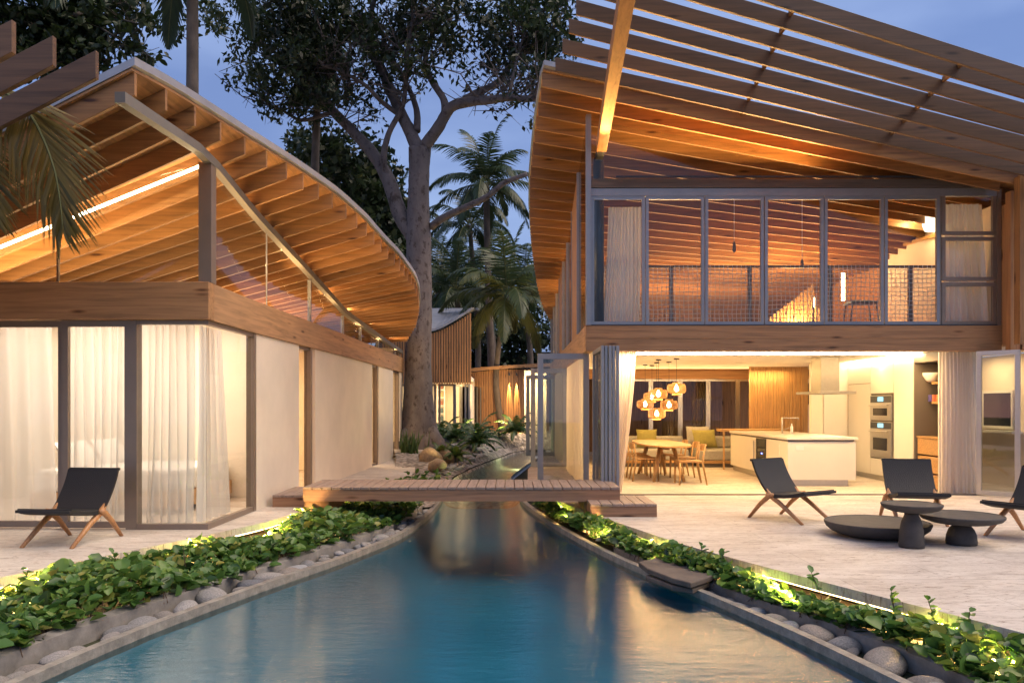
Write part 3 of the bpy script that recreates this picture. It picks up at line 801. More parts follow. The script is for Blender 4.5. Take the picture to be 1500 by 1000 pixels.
for n in range(-7, 36):
    y = ryn(n); xt = interp(rtx, n)
    xe = 9.6 if n < 0 else (X(1492, y) if n == 0 else (X(1465, y) if n == 1 else XE))
    MB().raft(xt, interp(rtz, n), xe, r_bot(n, xe), y, y + .045, RH - (.02 if n < 0 else 0)).build('pergola_slat' if n < 0 else 'rafter', M['fir_weathered' if n < 0 else 'fir_x'], H, bevel=.004)
rx = lambda q, g: (interp(rtx, q) - g, 9.9)
nsR = [-.1] + [.5 * k for k in range(1, 70)]
roof_sheet('soffit', M['fir_soffit'], nsR, rx, r_bot, RH + .002, RH + .03, .0, H)
roof_sheet('roof', M['zinc'], [-.3] + nsR[1:] + [35.2], rx, r_bot, RH + .034, RH + .115, .03, H)
# blocking between the slats
for xb in (3.72, 5.98):
    for n in range(-7, 1):
        y0, y1 = ryn(n) + .055, ryn(n + 1)
        z = (r_bot(n, xb) + r_bot(n + 1, xb)) / 2
        MB().box(xb - .022, xb + .022, y0 + .001, y1 - .001, z + .15, z + .215).build('spacer', M['fir_y'], H)
# leaning glulam strut and its steel column
a = Vector((1.50, 13.16, 5.86)); d = (P(917, -2, 10.3) - a); bq = a + d * 1.35
m = MB()
def ring(p, w, h):
    return [p + Vector((-w / 2, 0, -h / 2)), p + Vector((w / 2, 0, -h / 2)), p + Vector((w / 2, 0, h / 2)), p + Vector((-w / 2, 0, h / 2))]
r0, r1 = ring(a, .17, .2), ring(bq, .215, .3)
m.add(r0 + r1, [(3, 2, 1, 0), (4, 5, 6, 7), (0, 1, 5, 4), (1, 2, 6, 5), (2, 3, 7, 6), (3, 0, 4, 7)])
m.build('strut', M['fir_y'], H, bevel=.006)
MB().tube([(1.50, 13.62, 2.88), (1.50, 13.62, 5.8)], .095, 20).build('column', M['steel_dark'], H, smooth=True)
MB().beam((1.50, 13.62, 5.78), (1.50, 13.20, 5.84), .12, .12).build('strut_shoe', M['steel_dark'], H)
# linear uplight on the transom that washes the strut and the slats
MB().box(1.75, 7.6, FYR - .10, FYR - .06, Z(262, FYR), Z(262, FYR) + .025).build('uplight', M['steel_dark'], H)
lamp('slat_uplight', 'AREA', (3.4, FYR - .08, Z(262, FYR) + .04), 40, (1, .54, .18), 3.4, .03, (0, -.6, 1))
lamp('strut_uplight', 'SPOT', (1.56, FYR - .32, Z(262, FYR) + .06), 55, (1, .52, .12), .03, None, (-.02, -.75, .42), 70)
# storey beam on the front and along the side
BZ0R, BZ1R = Z(514, FYR), Z(476.5, FYR); BZM = Z(495.5, FYR)
MB().box(WX0, 8.30, FYR, FYR + .2, BZ0R, BZM - .002).build('front_beam', M['beam_x'], H, bevel=.004)
MB().box(WX0, 8.30, FYR - .004, FYR + .2, BZM, BZ1R).build('front_beam', M['beam_x'], H, bevel=.004)
MB().box(WX0 - .004, WX0 + .14, FYR + .202, 25.6, BZ0R, BZ1R).build('side_beam', M['beam_y'], H, bevel=.004)
# floor slab with the white ceiling beneath
MB().box(WX0 + .142, 8.3, FYR + .202, 25.5, 2.53, 2.86).build('floor_slab', M['oak'], H)
MB().box(WX0 + .144, 9.2, FYR + .21, 20.4, 2.47, 2.526).build('ceiling', M['ceil'], H)
# upper glazing
UZ0, UZ1 = Z(475, FYR), Z(287, FYR)
for a, c in ((866.3, 945.2), (946.2, 1032.4), (1033.6, 1119.6), (1121, 1207.4), (1208.6, 1295.6), (1297, 1377.6)):
    framed(H, X(a, FYR), X(c, FYR), FYR + .02, UZ0, UZ1, .052, .055, 'alu', 'window')
    MB().box(X(a, FYR) + .054, X(c, FYR) - .054, FYR + .012, FYR + .018, UZ1 - .06, UZ1 - .05).build('window_bead', M['steel'], H)
for t, q in ((281.5, 343.5), (346.5, 410.5), (413.5, 475)):
    framed(H, X(1381, FYR), X(1460.5, FYR), FYR + .02, Z(q, FYR), Z(t, FYR), .06, .055, 'alu_brown', 'window')
MB().box(X(1378, FYR), X(1380.6, FYR), FYR + .03, FYR + .09, UZ0, Z(275, FYR)).build('mullion', M['alu_brown'], H)
MB().box(X(858.5, FYR), X(865.8, FYR), FYR - .03, FYR + .11, BZ1R + .002, Z(168, FYR)).build('corner_post', M['alu'], H, bevel=.004)
MB().box(X(1461, FYR), X(1467, FYR), FYR, FYR + .1, BZ1R + .002, Z(277, FYR)).build('corner_post', M['alu_brown'], H)
MB().box(X(866.2, FYR), X(1460.8, FYR), FYR + .01, FYR + .1, UZ1 + .003, Z(275.5, FYR)).build('head_rail', M['alu'], H)
MB().box(X(866.2, FYR), X(1460.8, FYR), FYR - .02, FYR + .12, Z(275, FYR), Z(262.5, FYR)).build('transom', M['darkbeam'], H)
MB().box(X(866.2, FYR), X(1460.8, FYR), FYR - .01, FYR + .1, BZ1R + .002, UZ0 - .002).build('sill', M['steel_dark'], H)
zc = Z(262, FYR)
xb = X(1300, FYR)
MB().slab([(WX0 + .06, FYR + .05, zc), (7.3, FYR + .05, zc), (7.3, FYR + .05, max(r_bot(1.7, 7.3), zc + .01)), (WX0 + .06, FYR + .05, r_bot(1.7, WX0))], (0, .008, 0)).build('clerestory_glass', M['glass'], H)
# upper side wall
for i in range(8):
    y0, y1 = 13.52 + i * 1.45, 13.52 + (i + 1) * 1.45
    za, zb = r_bot((y0 - 12.73) / .37, 1.2), r_bot((y1 - 12.73) / .37, 1.2)
    if i in (1, 4):
        MB().hexa([(WX0, y0, BZ1R), (WX0 + .05, y0, BZ1R), (WX0 + .05, y1 - .05, BZ1R), (WX0, y1 - .05, BZ1R), (WX0, y0, za), (WX0 + .05, y0, za), (WX0 + .05, y1 - .05, zb), (WX0, y1 - .05, zb)]).build('wall', M['slat'], H)
    else:
        MB().slab([(WX0 + .02, y0, BZ1R), (WX0 + .02, y1 - .05, BZ1R), (WX0 + .02, y1 - .05, zb), (WX0 + .02, y0, za)], (.008, 0, 0)).build('side_window', M['glass_side'], H)
    MB().box(WX0 - .02, WX0 + .06, y1 - .048, y1 - .002, BZ1R, zb).build('mullion', M['alu'], H)
# right side: upright boards and the end post
m = MB(); k = 0; x = 8.27
while x < 9.4:
    w = .10 if k % 2 == 0 else .07
    m.box(x, x + w, 13.02 + (.03 if k % 2 else 0), 13.16, 2.44, r_bot(.75, x)); x += w + .012; k += 1
m.build('board_cladding', M['slat'], H)
MB().box(8.30, 8.6, 13.165, 25, 2.53, 4.9).build('wall', M['slat'], H)
MB().box(X(1490, 12.62), X(1512, 12.62), 12.55, 12.70, 2.5, r_bot(0, 8.2) + .1).build('end_post', M['fir_z'], H)
MB().box(8.27, 10, 13.02, 13.2, BZ0R, 2.436).build('front_beam', M['beam_x'], H)
# upper floor inside
MB().slab([(8.255, 13.45, 2.862), (8.255, 17.3, 2.862), (8.255, 17.3, 4.95), (8.255, 13.45, 4.95)], (.04, 0, 0)).build('partition', M['plaster'], H)
m = MB(); x = 1.4
while x < 8.2:
    m.box(x, x + .13, 23.6, 23.65, 2.862, 4.8); x += .145
m.build('wall', M['slat'], H)
MB().beam((8.2, 17.2, Z(366, 17.2)), (8.2, 15.0, Z(342, 15.0)), .05, .06).build('handrail', M['oak'], H)
# upright screen of slats round the stair head
m = MB(); 
for i in range(13):
    x = X(1128, 16.2) + i * .072
    m.box(x, x + .045, 16.2, 16.25, 2.862, 3.35 + i * .055)
for i in range(6):
    x = X(1190, 16.2) + i * .072; m.box(x, x + .045, 16.2, 16.25, 2.862, 3.55)
m.build('stair_screen', M['oak_z'], H)
def led_bar(a, c, t, name='light_strip', parent=H, material='led'):
    return MB().beam(a, c, t, t).build(name, M[material], parent)
led_bar((X(1191, 17), 17, Z(468, 17)), (X(1191, 17), 17, Z(436, 17)), .05)
led_bar((X(1235, 17), 17, Z(440, 17)), (X(1235, 17), 17, Z(400, 17)), .05)
MB().box(X(1185, 17), X(1200, 17), 16.9, 16.98, 2.862, Z(452, 17)).build('newel', M['taupe'], H)

# net railing behind the upper glazing
y = 13.9; zt_, zb_ = Z(389, y), 2.862
rl = thing('net_railing', (4.7, y, zb_), 'net railing with timber posts and rail just behind the upper floor windows', 'railing')
MB().box(1.36, 8.15, y - .03, y + .03, zt_ - .04, zt_).build('top_rail', M['rail_wood'], rl)
for px in (983, 1098, 1216, 1333): MB().box(X(px, y) - .035, X(px, y) + .035, y - .025, y + .025, zb_, zt_ - .042).build('post', M['rail_wood'], rl)
m = MB(); x = 1.4
net = MB(); P_ = .078
nv = lambda x, z: Vector((x + .012 * math.sin(z * 9 + x * 2), y - .035 + .012 * math.sin(x * 3.1), z))
x = 1.4
while x < 8.1:
    net.tube([nv(x, zb_ + (zt_ - zb_) * t / 4) for t in range(5)], .0055, 4, False); x += P_
z = zb_ + .05
while z < zt_ - .05:
    net.tube([nv(1.4 + 6.7 * t / 24, z) - Vector((0, 0, .02 * abs(math.sin(t * 1.3)))) for t in range(25)], .0055, 4, False); z += P_
net.build('net', M['white_paint'], rl)

# ------------------------------------------------------------------ ground floor shell
GZ = 2.466
MB().box(6.62, 9.3, 17.4, 17.5, 0, GZ).build('wall', M['plaster'], H)
MB().box(6.9, 7.4, 17.36, 17.398, .02, 2.1).build('inner_door', M['cab'], H)
BY = 20.4
back = MB().box(WX0 + .2, 9.3, BY, BY + .14, Z(555, BY), GZ).build('back_beam', M['beam_x'], H)
gx = [X(p, BY) for p in (880, 953.7, 997, 1037.7, 1081, 1125)]
for a, c in zip(gx, gx[1:]):
    framed(H, a + .002, c - .002, BY + .02, .02, Z(555, BY) - .003, .055, .06, 'steel', 'rear_window', 'glass')
MB().box(X(1125, BY), 9.3, BY + .02, BY + .12, 0, Z(555, BY) - .002).build('wall', M['plaster'], H)
# cabinet wall
CX = 7.44
def cy_(px): return CX * FPX / (px - 750)
k = thing('tall_cabinet', (7.8, 15.5, 0), 'floor to ceiling cream kitchen cabinet wall with flush doors and a grey plinth', 'cabinet')
def cab(y0, y1, z0, z1, name='door', material='cab', x=CX, th=.02):
    return MB().box(x, x + th, y0 + .006, y1 - .006, z0 + .006, z1 - .006).build(name, M[material], k, bevel=.002)
MB().box(CX + .022, 8.2, cy_(1338), 17.395, .1, GZ - .002).build('carcass', M['taupe'], k)
MB().box(CX + .05, 8.1, cy_(1338), 17.39, 0, .098).build('plinth', M['steel'], k)
yo0, yo1 = cy_(1309), cy_(1275)
cab(yo1, 17.39, .1, 1.98); cab(yo1, 17.39, 1.98, GZ - .03)
cab(yo0, yo1, .1, .44); cab(yo0, yo1, 1.76, GZ - .03)
cab(cy_(1338), yo0, .1, GZ - .03)
def oven(name, z0, z1, lab, cat, inner):
    o = thing(name, (CX, (yo0 + yo1) / 2, z0), lab, cat)
    MB().box(CX - .018, CX + .019, yo0 + .04, yo1 - .03, z0, z1).build('body', M['steel'], o, bevel=.003)
    zt2 = z1 - (z1 - z0) * (.2 if inner else .3)
    MB().box(CX - .024, CX - .0185, yo0 + .06, yo1 - .05, zt2 + .01, z1 - .012).build('control_panel', M['steel_dark'], o)
    ym = (yo0 + yo1) / 2
    MB().box(CX - .028, CX - .0245, ym - .12, ym + .12, zt2 + .03, z1 - .03).build('display', M['display'], o)
    MB().box(CX - .032, CX - .0185, yo0 + .06, yo1 - .05, z0 + .02, zt2 - .005).build('door', M['steel'], o, bevel=.003)
    h = zt2 - z0
    MB().box(CX - .035, CX - .0325, yo0 + .2, yo1 - .19, z0 + h * .28, zt2 - h * .3).build('window', M['black'], o)
    MB().tube([(CX - .075, yo0 + .1, zt2 - .045), (CX - .075, yo1 - .09, zt2 - .045)], .012, 8).box(CX - .075, CX - .0325, yo0 + .14, yo0 + .16, zt2 - .052, zt2 - .038).box(CX - .075, CX - .0325, yo1 - .15, yo1 - .13, zt2 - .052, zt2 - .038).build('handle', M['steel'], o)
oven('microwave_oven', 1.22, 1.72, 'built-in steel microwave, the upper of the two stacked kitchen ovens', 'microwave', 0)
oven('wall_oven', .46, 1.19, 'built-in steel oven with a window, the lower of the two stacked kitchen ovens', 'oven', 1)
# pantry niche with shelves
yn0, yn1 = 13.72, cy_(1338) - .01
q = thing('pantry_niche', (7.9, 14.1, 0), 'open dark pantry niche with pale oak shelves and drawers at the end of the cabinets', 'shelving')
MB().box(8.12, 8.18, yn0, yn1, .0, GZ - .002).build('back_panel', M['taupe'], q)
MB().box(CX, 8.11, yn1 - .03, yn1, .0, GZ - .002).build('side_panel', M['taupe'], q)
MB().box(CX, 8.11, yn0 - .05, yn0 - .01, .0, GZ - .002).build('side_panel', M['cab'], q)
MB().box(CX, 8.11, yn0, yn1 - .032, 2.3, GZ - .004).build('top_panel', M['taupe'], q)
for py in (559, 588): 
    z = Z(py, 14.2); MB().box(CX + .2, 8.118, yn0, yn1 - .25, z - .04, z).build('shelf', M['oak'], q)
for z0, z1 in ((.62, .92), (.3, .6), (.02, .28)): MB().box(CX + .05, 8.1, yn0, yn1 - .04, z0 + .01, z1).build('drawer', M['oak'], q, bevel=.004)
MB().box(CX + .03, 8.1, yn0, yn1 - .04, .925, .955).build('worktop', M['oak'], q)
zb = Z(559, 14.2)
bw = MB().lathe([(.05, 0), (.1, .03), (.15, .12), (.155, .17), (.14, .165), (.09, .04)], (7.70, 14.4, zb), 20).build('bowl', M['white_paint'], smooth=True); tag(bw, 'pale ceramic bowl on the upper pantry shelf', 'bowl')
zb = Z(588, 14.2)
for i, c in enumerate(((.1, .08, .3), (.55, .14, .06), (.6, .2, .08))):
    mm = plain('tin_paint', c, .4)
    j = MB().lathe([(.055, 0), (.055, .12), (.05, .125)], (7.72, 14.18 + .135 * (2 - i), zb), 16).build('tin', mm, smooth=False)
    tag(j, ('blue round tin on the lower pantry shelf', 'dark orange tin between the blue tin and the lighter orange one', 'light orange tin nearest the curtain on the lower pantry shelf')[i], 'tin')

# kitchen island
IX0, IX1, IY0, IY1, IZ = 5.18, 6.46, 14.74, 18.6, .92
i_ = thing('kitchen_island', (5.8, 16.6, 0), 'cream kitchen island with a pale stone top and recessed plinth', 'kitchen island')
MB().box(IX0 + .06, IX1 - .12, IY0 + .07, IY1, 0, .12).build('plinth', M['steel'], i_)
MB().box(IX0, IX1, IY0, IY1, .122, .84).build('body', M['cab'], i_, bevel=.003)
MB().box(IX0 + .02, IX1 - .02, IY0 + .03, IY1, .841, .872).build('shadow_gap', M['taupe'], i_)
MB().box(IX0 - .03, IX1 + .03, IY0 - .03, IY1, .873, IZ).build('worktop', M['counter'], i_, bevel=.004)
MB().box(IX0 - .012, IX0 - .001, 15.2, 15.9, .13, .84).build('drawer_front', M['cab'], i_)
MB().box(IX0 + .15, IX0 + .3, IY0 - .009, IY0 - .001, .68, .76).build('socket', M['white_paint'], i_)
wcool = thing('wine_cooler', (IX0 - .01, 16.3, .13), 'dark glass wine cooler with a tall handle in the side of the kitchen island', 'wine cooler')
MB().box(IX0 - .016, IX0 - .001, 16.0, 16.62, .135, .835).build('door', M['black'], wcool)
MB().box(IX0 - .022, IX0 - .0165, 16.2, 16.26, .52, .54).build('display', M['blue_led'], wcool)
MB().tube([(IX0 - .05, 16.66, .2), (IX0 - .05, 16.66, .78)], .014, 8).build('handle', M['steel'], wcool)
bar = thing('breakfast_bar', (5.7, 18.9, 0), 'slim orange timber bar ledge with thin legs behind the kitchen island', 'bar table')
MB().box(4.97, 6.6, 18.62, 19.1, .9, .96).build('top', M['oak'], bar, bevel=.004)
for x in (5.02, 6.5): MB().box(x, x + .035, 18.65, 18.69, 0, .899).build('leg', M['oak_z'], bar)
# hood
h = thing('cooker_hood', (6.2, 15.5, 1.7), 'steel chimney cooker hood hanging over the kitchen island', 'cooker hood')
MB().box(5.86, 6.56, 14.95, 16.2, Z(576.5, 14.95), Z(572.5, 14.95)).build('canopy', M['hood_steel'], h, bevel=.004)
MB().box(6.0, 6.36, 15.25, 15.75, Z(572.5, 14.95) + .002, GZ - .001).build('chimney', M['hood_steel'], h, bevel=.003)
# tap and bottles on the island
f = thing('kitchen_tap', (5.9, 16.9, IZ), 'tall angular chrome tap standing on the kitchen island', 'tap')
MB().tube([(5.85, 17, IZ), (5.85, 17, IZ + .34)], .018, 10).tube([(5.85, 17, IZ + .33), (6.2, 17, IZ + .33), (6.2, 17, IZ + .29)], .014, 8).build('spout', M['steel'], f, smooth=True)
MB().tube([(5.9, 17, IZ + .08), (6.0, 17, IZ + .12)], .01, 6).build('lever', M['steel'], f)
o = MB().lathe([(.03, 0), (.03, .14), (.012, .17), (.012, .21)], (6.02, 16.9, IZ), 14).build('soap_bottle', M['white_paint'], smooth=True); tag(o, 'small pale soap bottle beside the kitchen tap', 'bottle')
# stair behind a slat screen
sc = thing('slatted_stair', (6.4, 19.3, 0), 'timber stair rising behind a tall screen of upright slats beyond the kitchen island', 'staircase')
m = MB(); x = X(1098, 19.2); x1 = X(1174, 19.2)
while x < x1: m.box(x, x + .055, 19.2, 19.25, 0, GZ - .002); x += .066
m.build('screen', M['oak_z'], sc)
MB().box(x1 + .01, x1 + .15, 19.18, 19.3, 0, GZ - .002).build('post', M['oak_z'], sc)
for i in range(11):
    xx = X(1110, 19.5) + i * .14; MB().box(xx, xx + .26, 19.4, 20.2, .2 + i * .2, .25 + i * .2).build('tread', M['oak'], sc)
m = MB()
m.beam((X(1105, 19.4), 19.36, .0), (X(1105, 19.4) + 1.75, 19.36, 2.4), .04, .3); m.build('stringer', M['darkbeam'], sc)
# kitchen ceiling strips, plus added fills for room, ceiling and curtains
led_bar((2.2, 14.05, 2.44), (7.3, 14.05, 2.44), .035)
led_bar((7.40, 14.2, 2.435), (7.40, 17.35, 2.43), .03)
lamp('kitchen_strip', 'AREA', (4.8, 14.05, 2.415), 29, (1, .6, .22), 5.0, .03, (0, .15, -1))
lamp('cabinet_strip', 'AREA', (7.1, 15.8, 2.44), 10, (1, .62, .25), .03, 3.0, (-.2, 0, -1))
lamp('living_fill', 'AREA', (4.2, 19.0, 2.44), 26, (1, .6, .22), 5.0, .03, (0, -.3, -1))  # added fill for the back of the room and the stair screen
lamp('ceiling_fill', 'AREA', (4.2, 20.1, 2.18), 10, (1, .6, .22), 4.5, .03, (0, -.8, .6))  # added to brighten the ceiling, no fitting at the back beam
lamp('cooker_light', 'AREA', (6.2, 15.5, Z(577, 14.95) - .004), 3, (1, .78, .5), .4, .6, (0, 0, -1))

lamp('right_curtain_fill', 'AREA', (7.8, 13.85, 2.44), 7, (1, .7, .4), .25, .25, (0, 0, -1))  # added to shine through the right curtain; the niche has no lamp
lamp('left_curtain_fill', 'AREA', (2.0, 14.0, 2.44), 6, (1, .68, .36), .25, .25, (0, 0, -1))  # added light behind the left curtain, not a ceiling fitting
# pendants over the dining table
def pend(x, y, z, r, lab):
    p = thing('pendant_lamp', (x, y, z - r * .75), lab, 'pendant lamp', 'wicker pendants over the dining table')
    MB().lathe([(.055, 0), (.055, .022)], (x, y, GZ - .024), 18).build('ceiling_rose', M['steel_dark'], p)
    MB().tube([(x, y, GZ - .025), (x, y, z + .08)], .004, 5).build('cord', M['steel_dark'], p)
    cage = MB(); prof = [(.45, -.72), (.48, -.5), (.86, -.46), (1, -.28), (1, .28), (.86, .46), (.46, .5), (.42, .66)]
    n = 26
    for i in range(n):
        a = 2 * PI * i / n
        cage.tube([(x + q[0] * r * math.cos(a), y + q[0] * r * math.sin(a), z + q[1] * r) for q in prof], .0042, 4, False)
    for q in prof + [(1, 0), (.98, .14), (.98, -.14), (.93, .38), (.93, -.38)]:
        cage.tube([(x + q[0] * r * math.cos(2 * PI * i / 20), y + q[0] * r * math.sin(2 * PI * i / 20), z + q[1] * r) for i in range(21)], .0055, 4, False)
    cage.build('shade', M['oak'], p)
    MB().lathe([(.015, -.06), (.042, -.03), (.045, .01), (.02, .06), (.015, .09)], (x, y, z), 14).build('bulb', M['bulb'], p, smooth=True)
    lamp('pendant_light', 'POINT', (x, y, z - .1), 1.6, (1, .56, .18), .05)
for rp, cp, Y, w, lab in ((991, 569, 15.8, 27, 'wicker pendant hanging furthest right and highest of the cluster'), (964.5, 577, 16.2, 26, 'wicker pendant in the upper middle of the cluster, partly covering another shade'), (955, 581, 18.4, 24, 'wicker pendant mostly hidden behind the upper middle shade'),
                          (945, 592, 18.1, 24, 'wicker pendant hanging furthest left of the cluster'), (980, 593, 17.0, 25, 'wicker pendant right of the lowest one, below the highest one'), (962, 606, 17.25, 25, 'wicker pendant hanging lowest of the cluster')):
    pend(X(rp, Y), Y, Z(cp, Y), w / 2 / FPX * Y, lab)

# dining table and chairs
TX, TY = 3.12, 16.55
t = thing('dining_table', (TX, TY, 0), 'rounded pale timber dining table beneath the wicker pendants', 'dining table')
poly = []
for i in range(48):
    a = 2 * PI * i / 48; ca, sa = math.cos(a), math.sin(a)
    poly.append((TX + .5 * math.copysign(abs(ca) ** .62, ca), TY + 1.5 * math.copysign(abs(sa) ** .75, sa), .705))
MB().slab(poly, (0, 0, .035)).build('tabletop', M['oak'], t, bevel=.006)
for sx in (-1, 1):
    for sy in (-1, 1):
        MB().tube([(TX + sx * .3, TY + sy * .95, 0), (TX + sx * .13, TY + sy * .7, .704)], [.032, .045], 10).build('leg', M['oak_z'], t, smooth=True)
MB().beam((TX, TY - .8, .66), (TX, TY + .8, .66), .1, .06).build('rail', M['oak'], t)
def dining_chair():
    c = thing('dining_chair', (0, 0, 0), 'pale timber dining chair', 'dining chair', 'chairs round the dining table')
    MB().slab([(-.24, -.23, .43), (.24, -.23, .43), (.21, .22, .43), (-.21, .22, .43)], (0, 0, .03)).build('seat', M['oak'], c, bevel=.006)
    for s in (-1, 1):
        MB().tube([(s * .225, -.22, 0), (s * .215, -.21, .43)], [.016, .02], 8).build('leg', M['oak_z'], c, smooth=True)
        MB().tube([(s * .235, .30, 0), (s * .205, .22, .43), (s * .215, .27, .76)], [.015, .02, .016], 8).build('leg', M['oak_z'], c, smooth=True)
    MB().slab([(-.2, .262, .64), (-.1, .285, .64), (.1, .285, .64), (.2, .262, .64), (.2, .28, .64), (.1, .303, .64), (-.1, .303, .64), (-.2, .28, .64)][::-1], (0, .02, .13)).build('backrest', M['oak'], c, bevel=.004)
    MB().box(-.2, .2, -.215, -.195, .38, .428).build('seat_rail', M['oak'], c)
    return c
proto = dining_chair(); first = True
for x, y, rz, lab in ((2.72, 15.98, 90, 'nearest dining chair on the curtain side of the table'), (2.70, 16.75, 90, 'middle dining chair on the curtain side of the table'), (2.72, 17.55, 90, 'furthest dining chair on the curtain side of the table'),
                      (3.42, 15.2, -90, 'nearest dining chair on the kitchen side, its seat half under the table end'), (3.55, 16.3, -90, 'middle dining chair on the kitchen side of the table'), (3.52, 17.2, -90, 'furthest dining chair on the kitchen side of the table')):
    c = proto if first else copy_tree(proto); first = False
    c.location = (x, y, 0); c.rotation_euler = (0, 0, R(rz)); c['label'] = lab

# sofas and cushions
def puff(name, cx, cy, cz, w, hgt, d, tilt, material, lab, rz=0):
    m = MB(); n = 10
    for s in (1, -1):
        for j in range(n + 1):
            for i in range(n + 1):
                u, v = i / n * 2 - 1, j / n * 2 - 1
                k = (1 - abs(u) ** 3.5) * (1 - abs(v) ** 3.5)
                pin = 1 - .07 * (1 - abs(u)) * abs(v) - 0
                m.v.append((u * w / 2 * (1 - .06 * (1 - v * v)), s * d / 2 * k ** .6, v * hgt / 2 * (1 - .06 * (1 - u * u))))
    W = n + 1
    for s in range(2):
        for j in range(n):
            for i in range(n):
                a = s * W * W + j * W + i; f = (a, a + 1, a + W + 1, a + W); m.f.append(f if s else f[::-1])
    mt = Matrix.Translation((cx, cy, cz)) @ Matrix.Rotation(R(rz), 4, 'Z') @ Matrix.Rotation(R(tilt), 4, 'X')
    m.v = [tuple(mt @ Vector(p)) for p in m.v]
    o = m.build(name, M[material], smooth=True); return tag(o, lab, 'cushion')
def sofa(x0, x1, y0, y1, lab):
    s = thing('sofa', ((x0 + x1) / 2, (y0 + y1) / 2, 0), lab, 'sofa')
    MB().box(x0, x1, y0, y1, .1, .16).build('base', M['oak'], s, bevel=.005)
    MB().box(x0 + .1, x1 - .1, y0 + .1, y1 - .1, 0, .099).build('plinth', M['taupe'], s)
    MB().box(x0 + .01, x1 - .01, y0 + .01, y1 - .02, .162, .44).build('seat_cushion', M['greyfab'], s, bevel=.05)
    MB().box(x0 + .01, x1 - .01, y1 - .2, y1 - .02, .442, .74).build('back_cushion', M['greyfab'], s, bevel=.05)
sofa(4.55, 6.0, 19.3, 20.25, 'grey checked daybed on an oak base below the rear windows, right of the dining table')
sofa(2.6, 4.4, 19.45, 20.3, 'grey sofa below the rear windows behind the dining table')
puff('cushion', X(949, 19.6), 19.75, .70, .52, .46, .16, -14, 'olive', 'olive green cushion on the sofa behind the dining table')
puff('cushion', X(1033, 19.5), 19.55, .70, .62, .48, .18, -22, 'olive', 'olive green cushion leaning on the daybed right of the dining table', 12)
puff('cushion', X(1024, 19.8), 19.92, .76, .6, .48, .14, -10, 'greyfab', 'grey checked cushion behind the olive cushion on the daybed')

# upper floor: stool, lamp, hanging cords
st = thing('bar_stool', (X(1261, 16.3), 16.3, 2.862), 'dark wire-legged stool seen behind the net railing on the upper floor', 'stool')
sx, sz = X(1261, 16.3), Z(442, 16.3)
MB().box(sx - .28, sx + .28, 16.1, 16.5, sz - .05, sz).build('seat', M['steel_dark'], st, bevel=.015)
for a_, b_ in ((-1, -1), (1, -1), (-1, 1), (1, 1)):
    MB().tube([(sx + a_ * .24, 16.3 + b_ * .16, sz - .05), (sx + a_ * .34, 16.3 + b_ * .2, 2.862)], .016, 6).build('leg', M['steel_dark'], st)
wl = thing('wall_lamp', (8.08, 15.0, Z(340, 15.0)), 'pale lit lamp shade on the cream wall behind the upper floor window', 'lamp')
lx_, lz_ = 8.06, Z(325, 15.0)
MB().lathe([(.16, -.16), (.2, -.05), (.2, .16), (.18, .17)], (lx_, 15.0, lz_), 20).build('shade', M['shade_glow'], wl, smooth=True)
MB().beam((lx_ + .19, 15.0, lz_ + .1), (lx_ + .02, 15.0, lz_ + .1), .03, .03).build('arm', M['steel'], wl)
lamp('wall_lamp_light', 'POINT', (lx_ - .35, 15.2, lz_ + .0), 9, (1, .64, .28), .12)
lamp('upper_strip', 'AREA', (6.2, 16.9, 3.0), 120, (1, .6, .24), 2.2, .2, (-.5, .2, 1))
lamp('upper_strip', 'AREA', (4.0, 20.5, 3.0), 80, (1, .56, .22), 3.5, .2, (0, -.4, 1))
for px, py, lab in ((1075.5, 362, 'small hanging ornament on a long cord behind the third upper window'), (1175, 388, 'small hanging ornament on a long cord behind the fourth upper window')):
    Y = 14.6; x, z = X(px, Y), Z(py, Y)
    o = thing('hanging_ornament', (x, Y, z - .1), lab, 'ornament')
    MB().tube([(x, Y, z), (x, Y, r_bot(5, x) + .05)], .006, 5).build('cord', M['white_paint'], o)
    MB().lathe([(.01, -.1), (.035, -.06), (.03, .06), (.01, .1)], (x, Y, z), 10).build('weight', M['taupe'], o, smooth=True)

# ------------------------------------------------------------------ doors folded open, swung leaves
def leaf(parent, a, c, z0, z1, fw=.075, dep=.055, fmat='alu', gmat='glass', name='door_leaf'):
    """glazed leaf standing between plan points a and c"""
    a, c = Vector((a[0], a[1], 0)), Vector((c[0], c[1], 0)); L_ = (c - a).length; ang = math.atan2(c.y - a.y, c.x - a.x)
    mt = Matrix.Translation(a) @ Matrix.Rotation(ang, 4, 'Z')
    f = MB().box(0, L_, 0, dep, z0, z0 + fw).box(0, L_, 0, dep, z1 - fw, z1).box(0, fw, 0, dep, z0 + fw, z1 - fw).box(L_ - fw, L_, 0, dep, z0 + fw, z1 - fw)
    f.v = [tuple(mt @ Vector(p)) for p in f.v]
    o = f.build(name, M[fmat], parent, bevel=.003); ORG[o] = ORG[parent]
    g_ = MB().box(fw - .005, L_ - fw + .005, dep / 2 - .004, dep / 2 + .004, z0 + fw - .005, z1 - fw + .005)
    g_.v = [tuple(mt @ Vector(p)) for p in g_.v]; g_.build('pane', M[gmat], o)
    return o
LZ = BZ0R - .01
for i in range(5):
    x = 1.36 + i * .058
    leaf(H, (x + .045, 11.98 + (i % 2) * .02), (x + .045, 13.28), .02, LZ, .065, .045, 'alu' if i else 'alu', 'glass_side')
leaf(H, (X(787.5, 13.75), 13.75), (WX0 + .1, 13.75), .02, LZ, .1, .06, 'alu', 'leaf_glass')
leaf(H, (X(777.5, 19.2), 19.2), (WX0 + .1, 19.2), .02, LZ, .11, .06, 'alu', 'leaf_glass')
leaf(H, (X(770.5, 23.5), 23.5), (WX0 + .1, 23.5), .02, LZ, .11, .06, 'alu', 'leaf_glass')
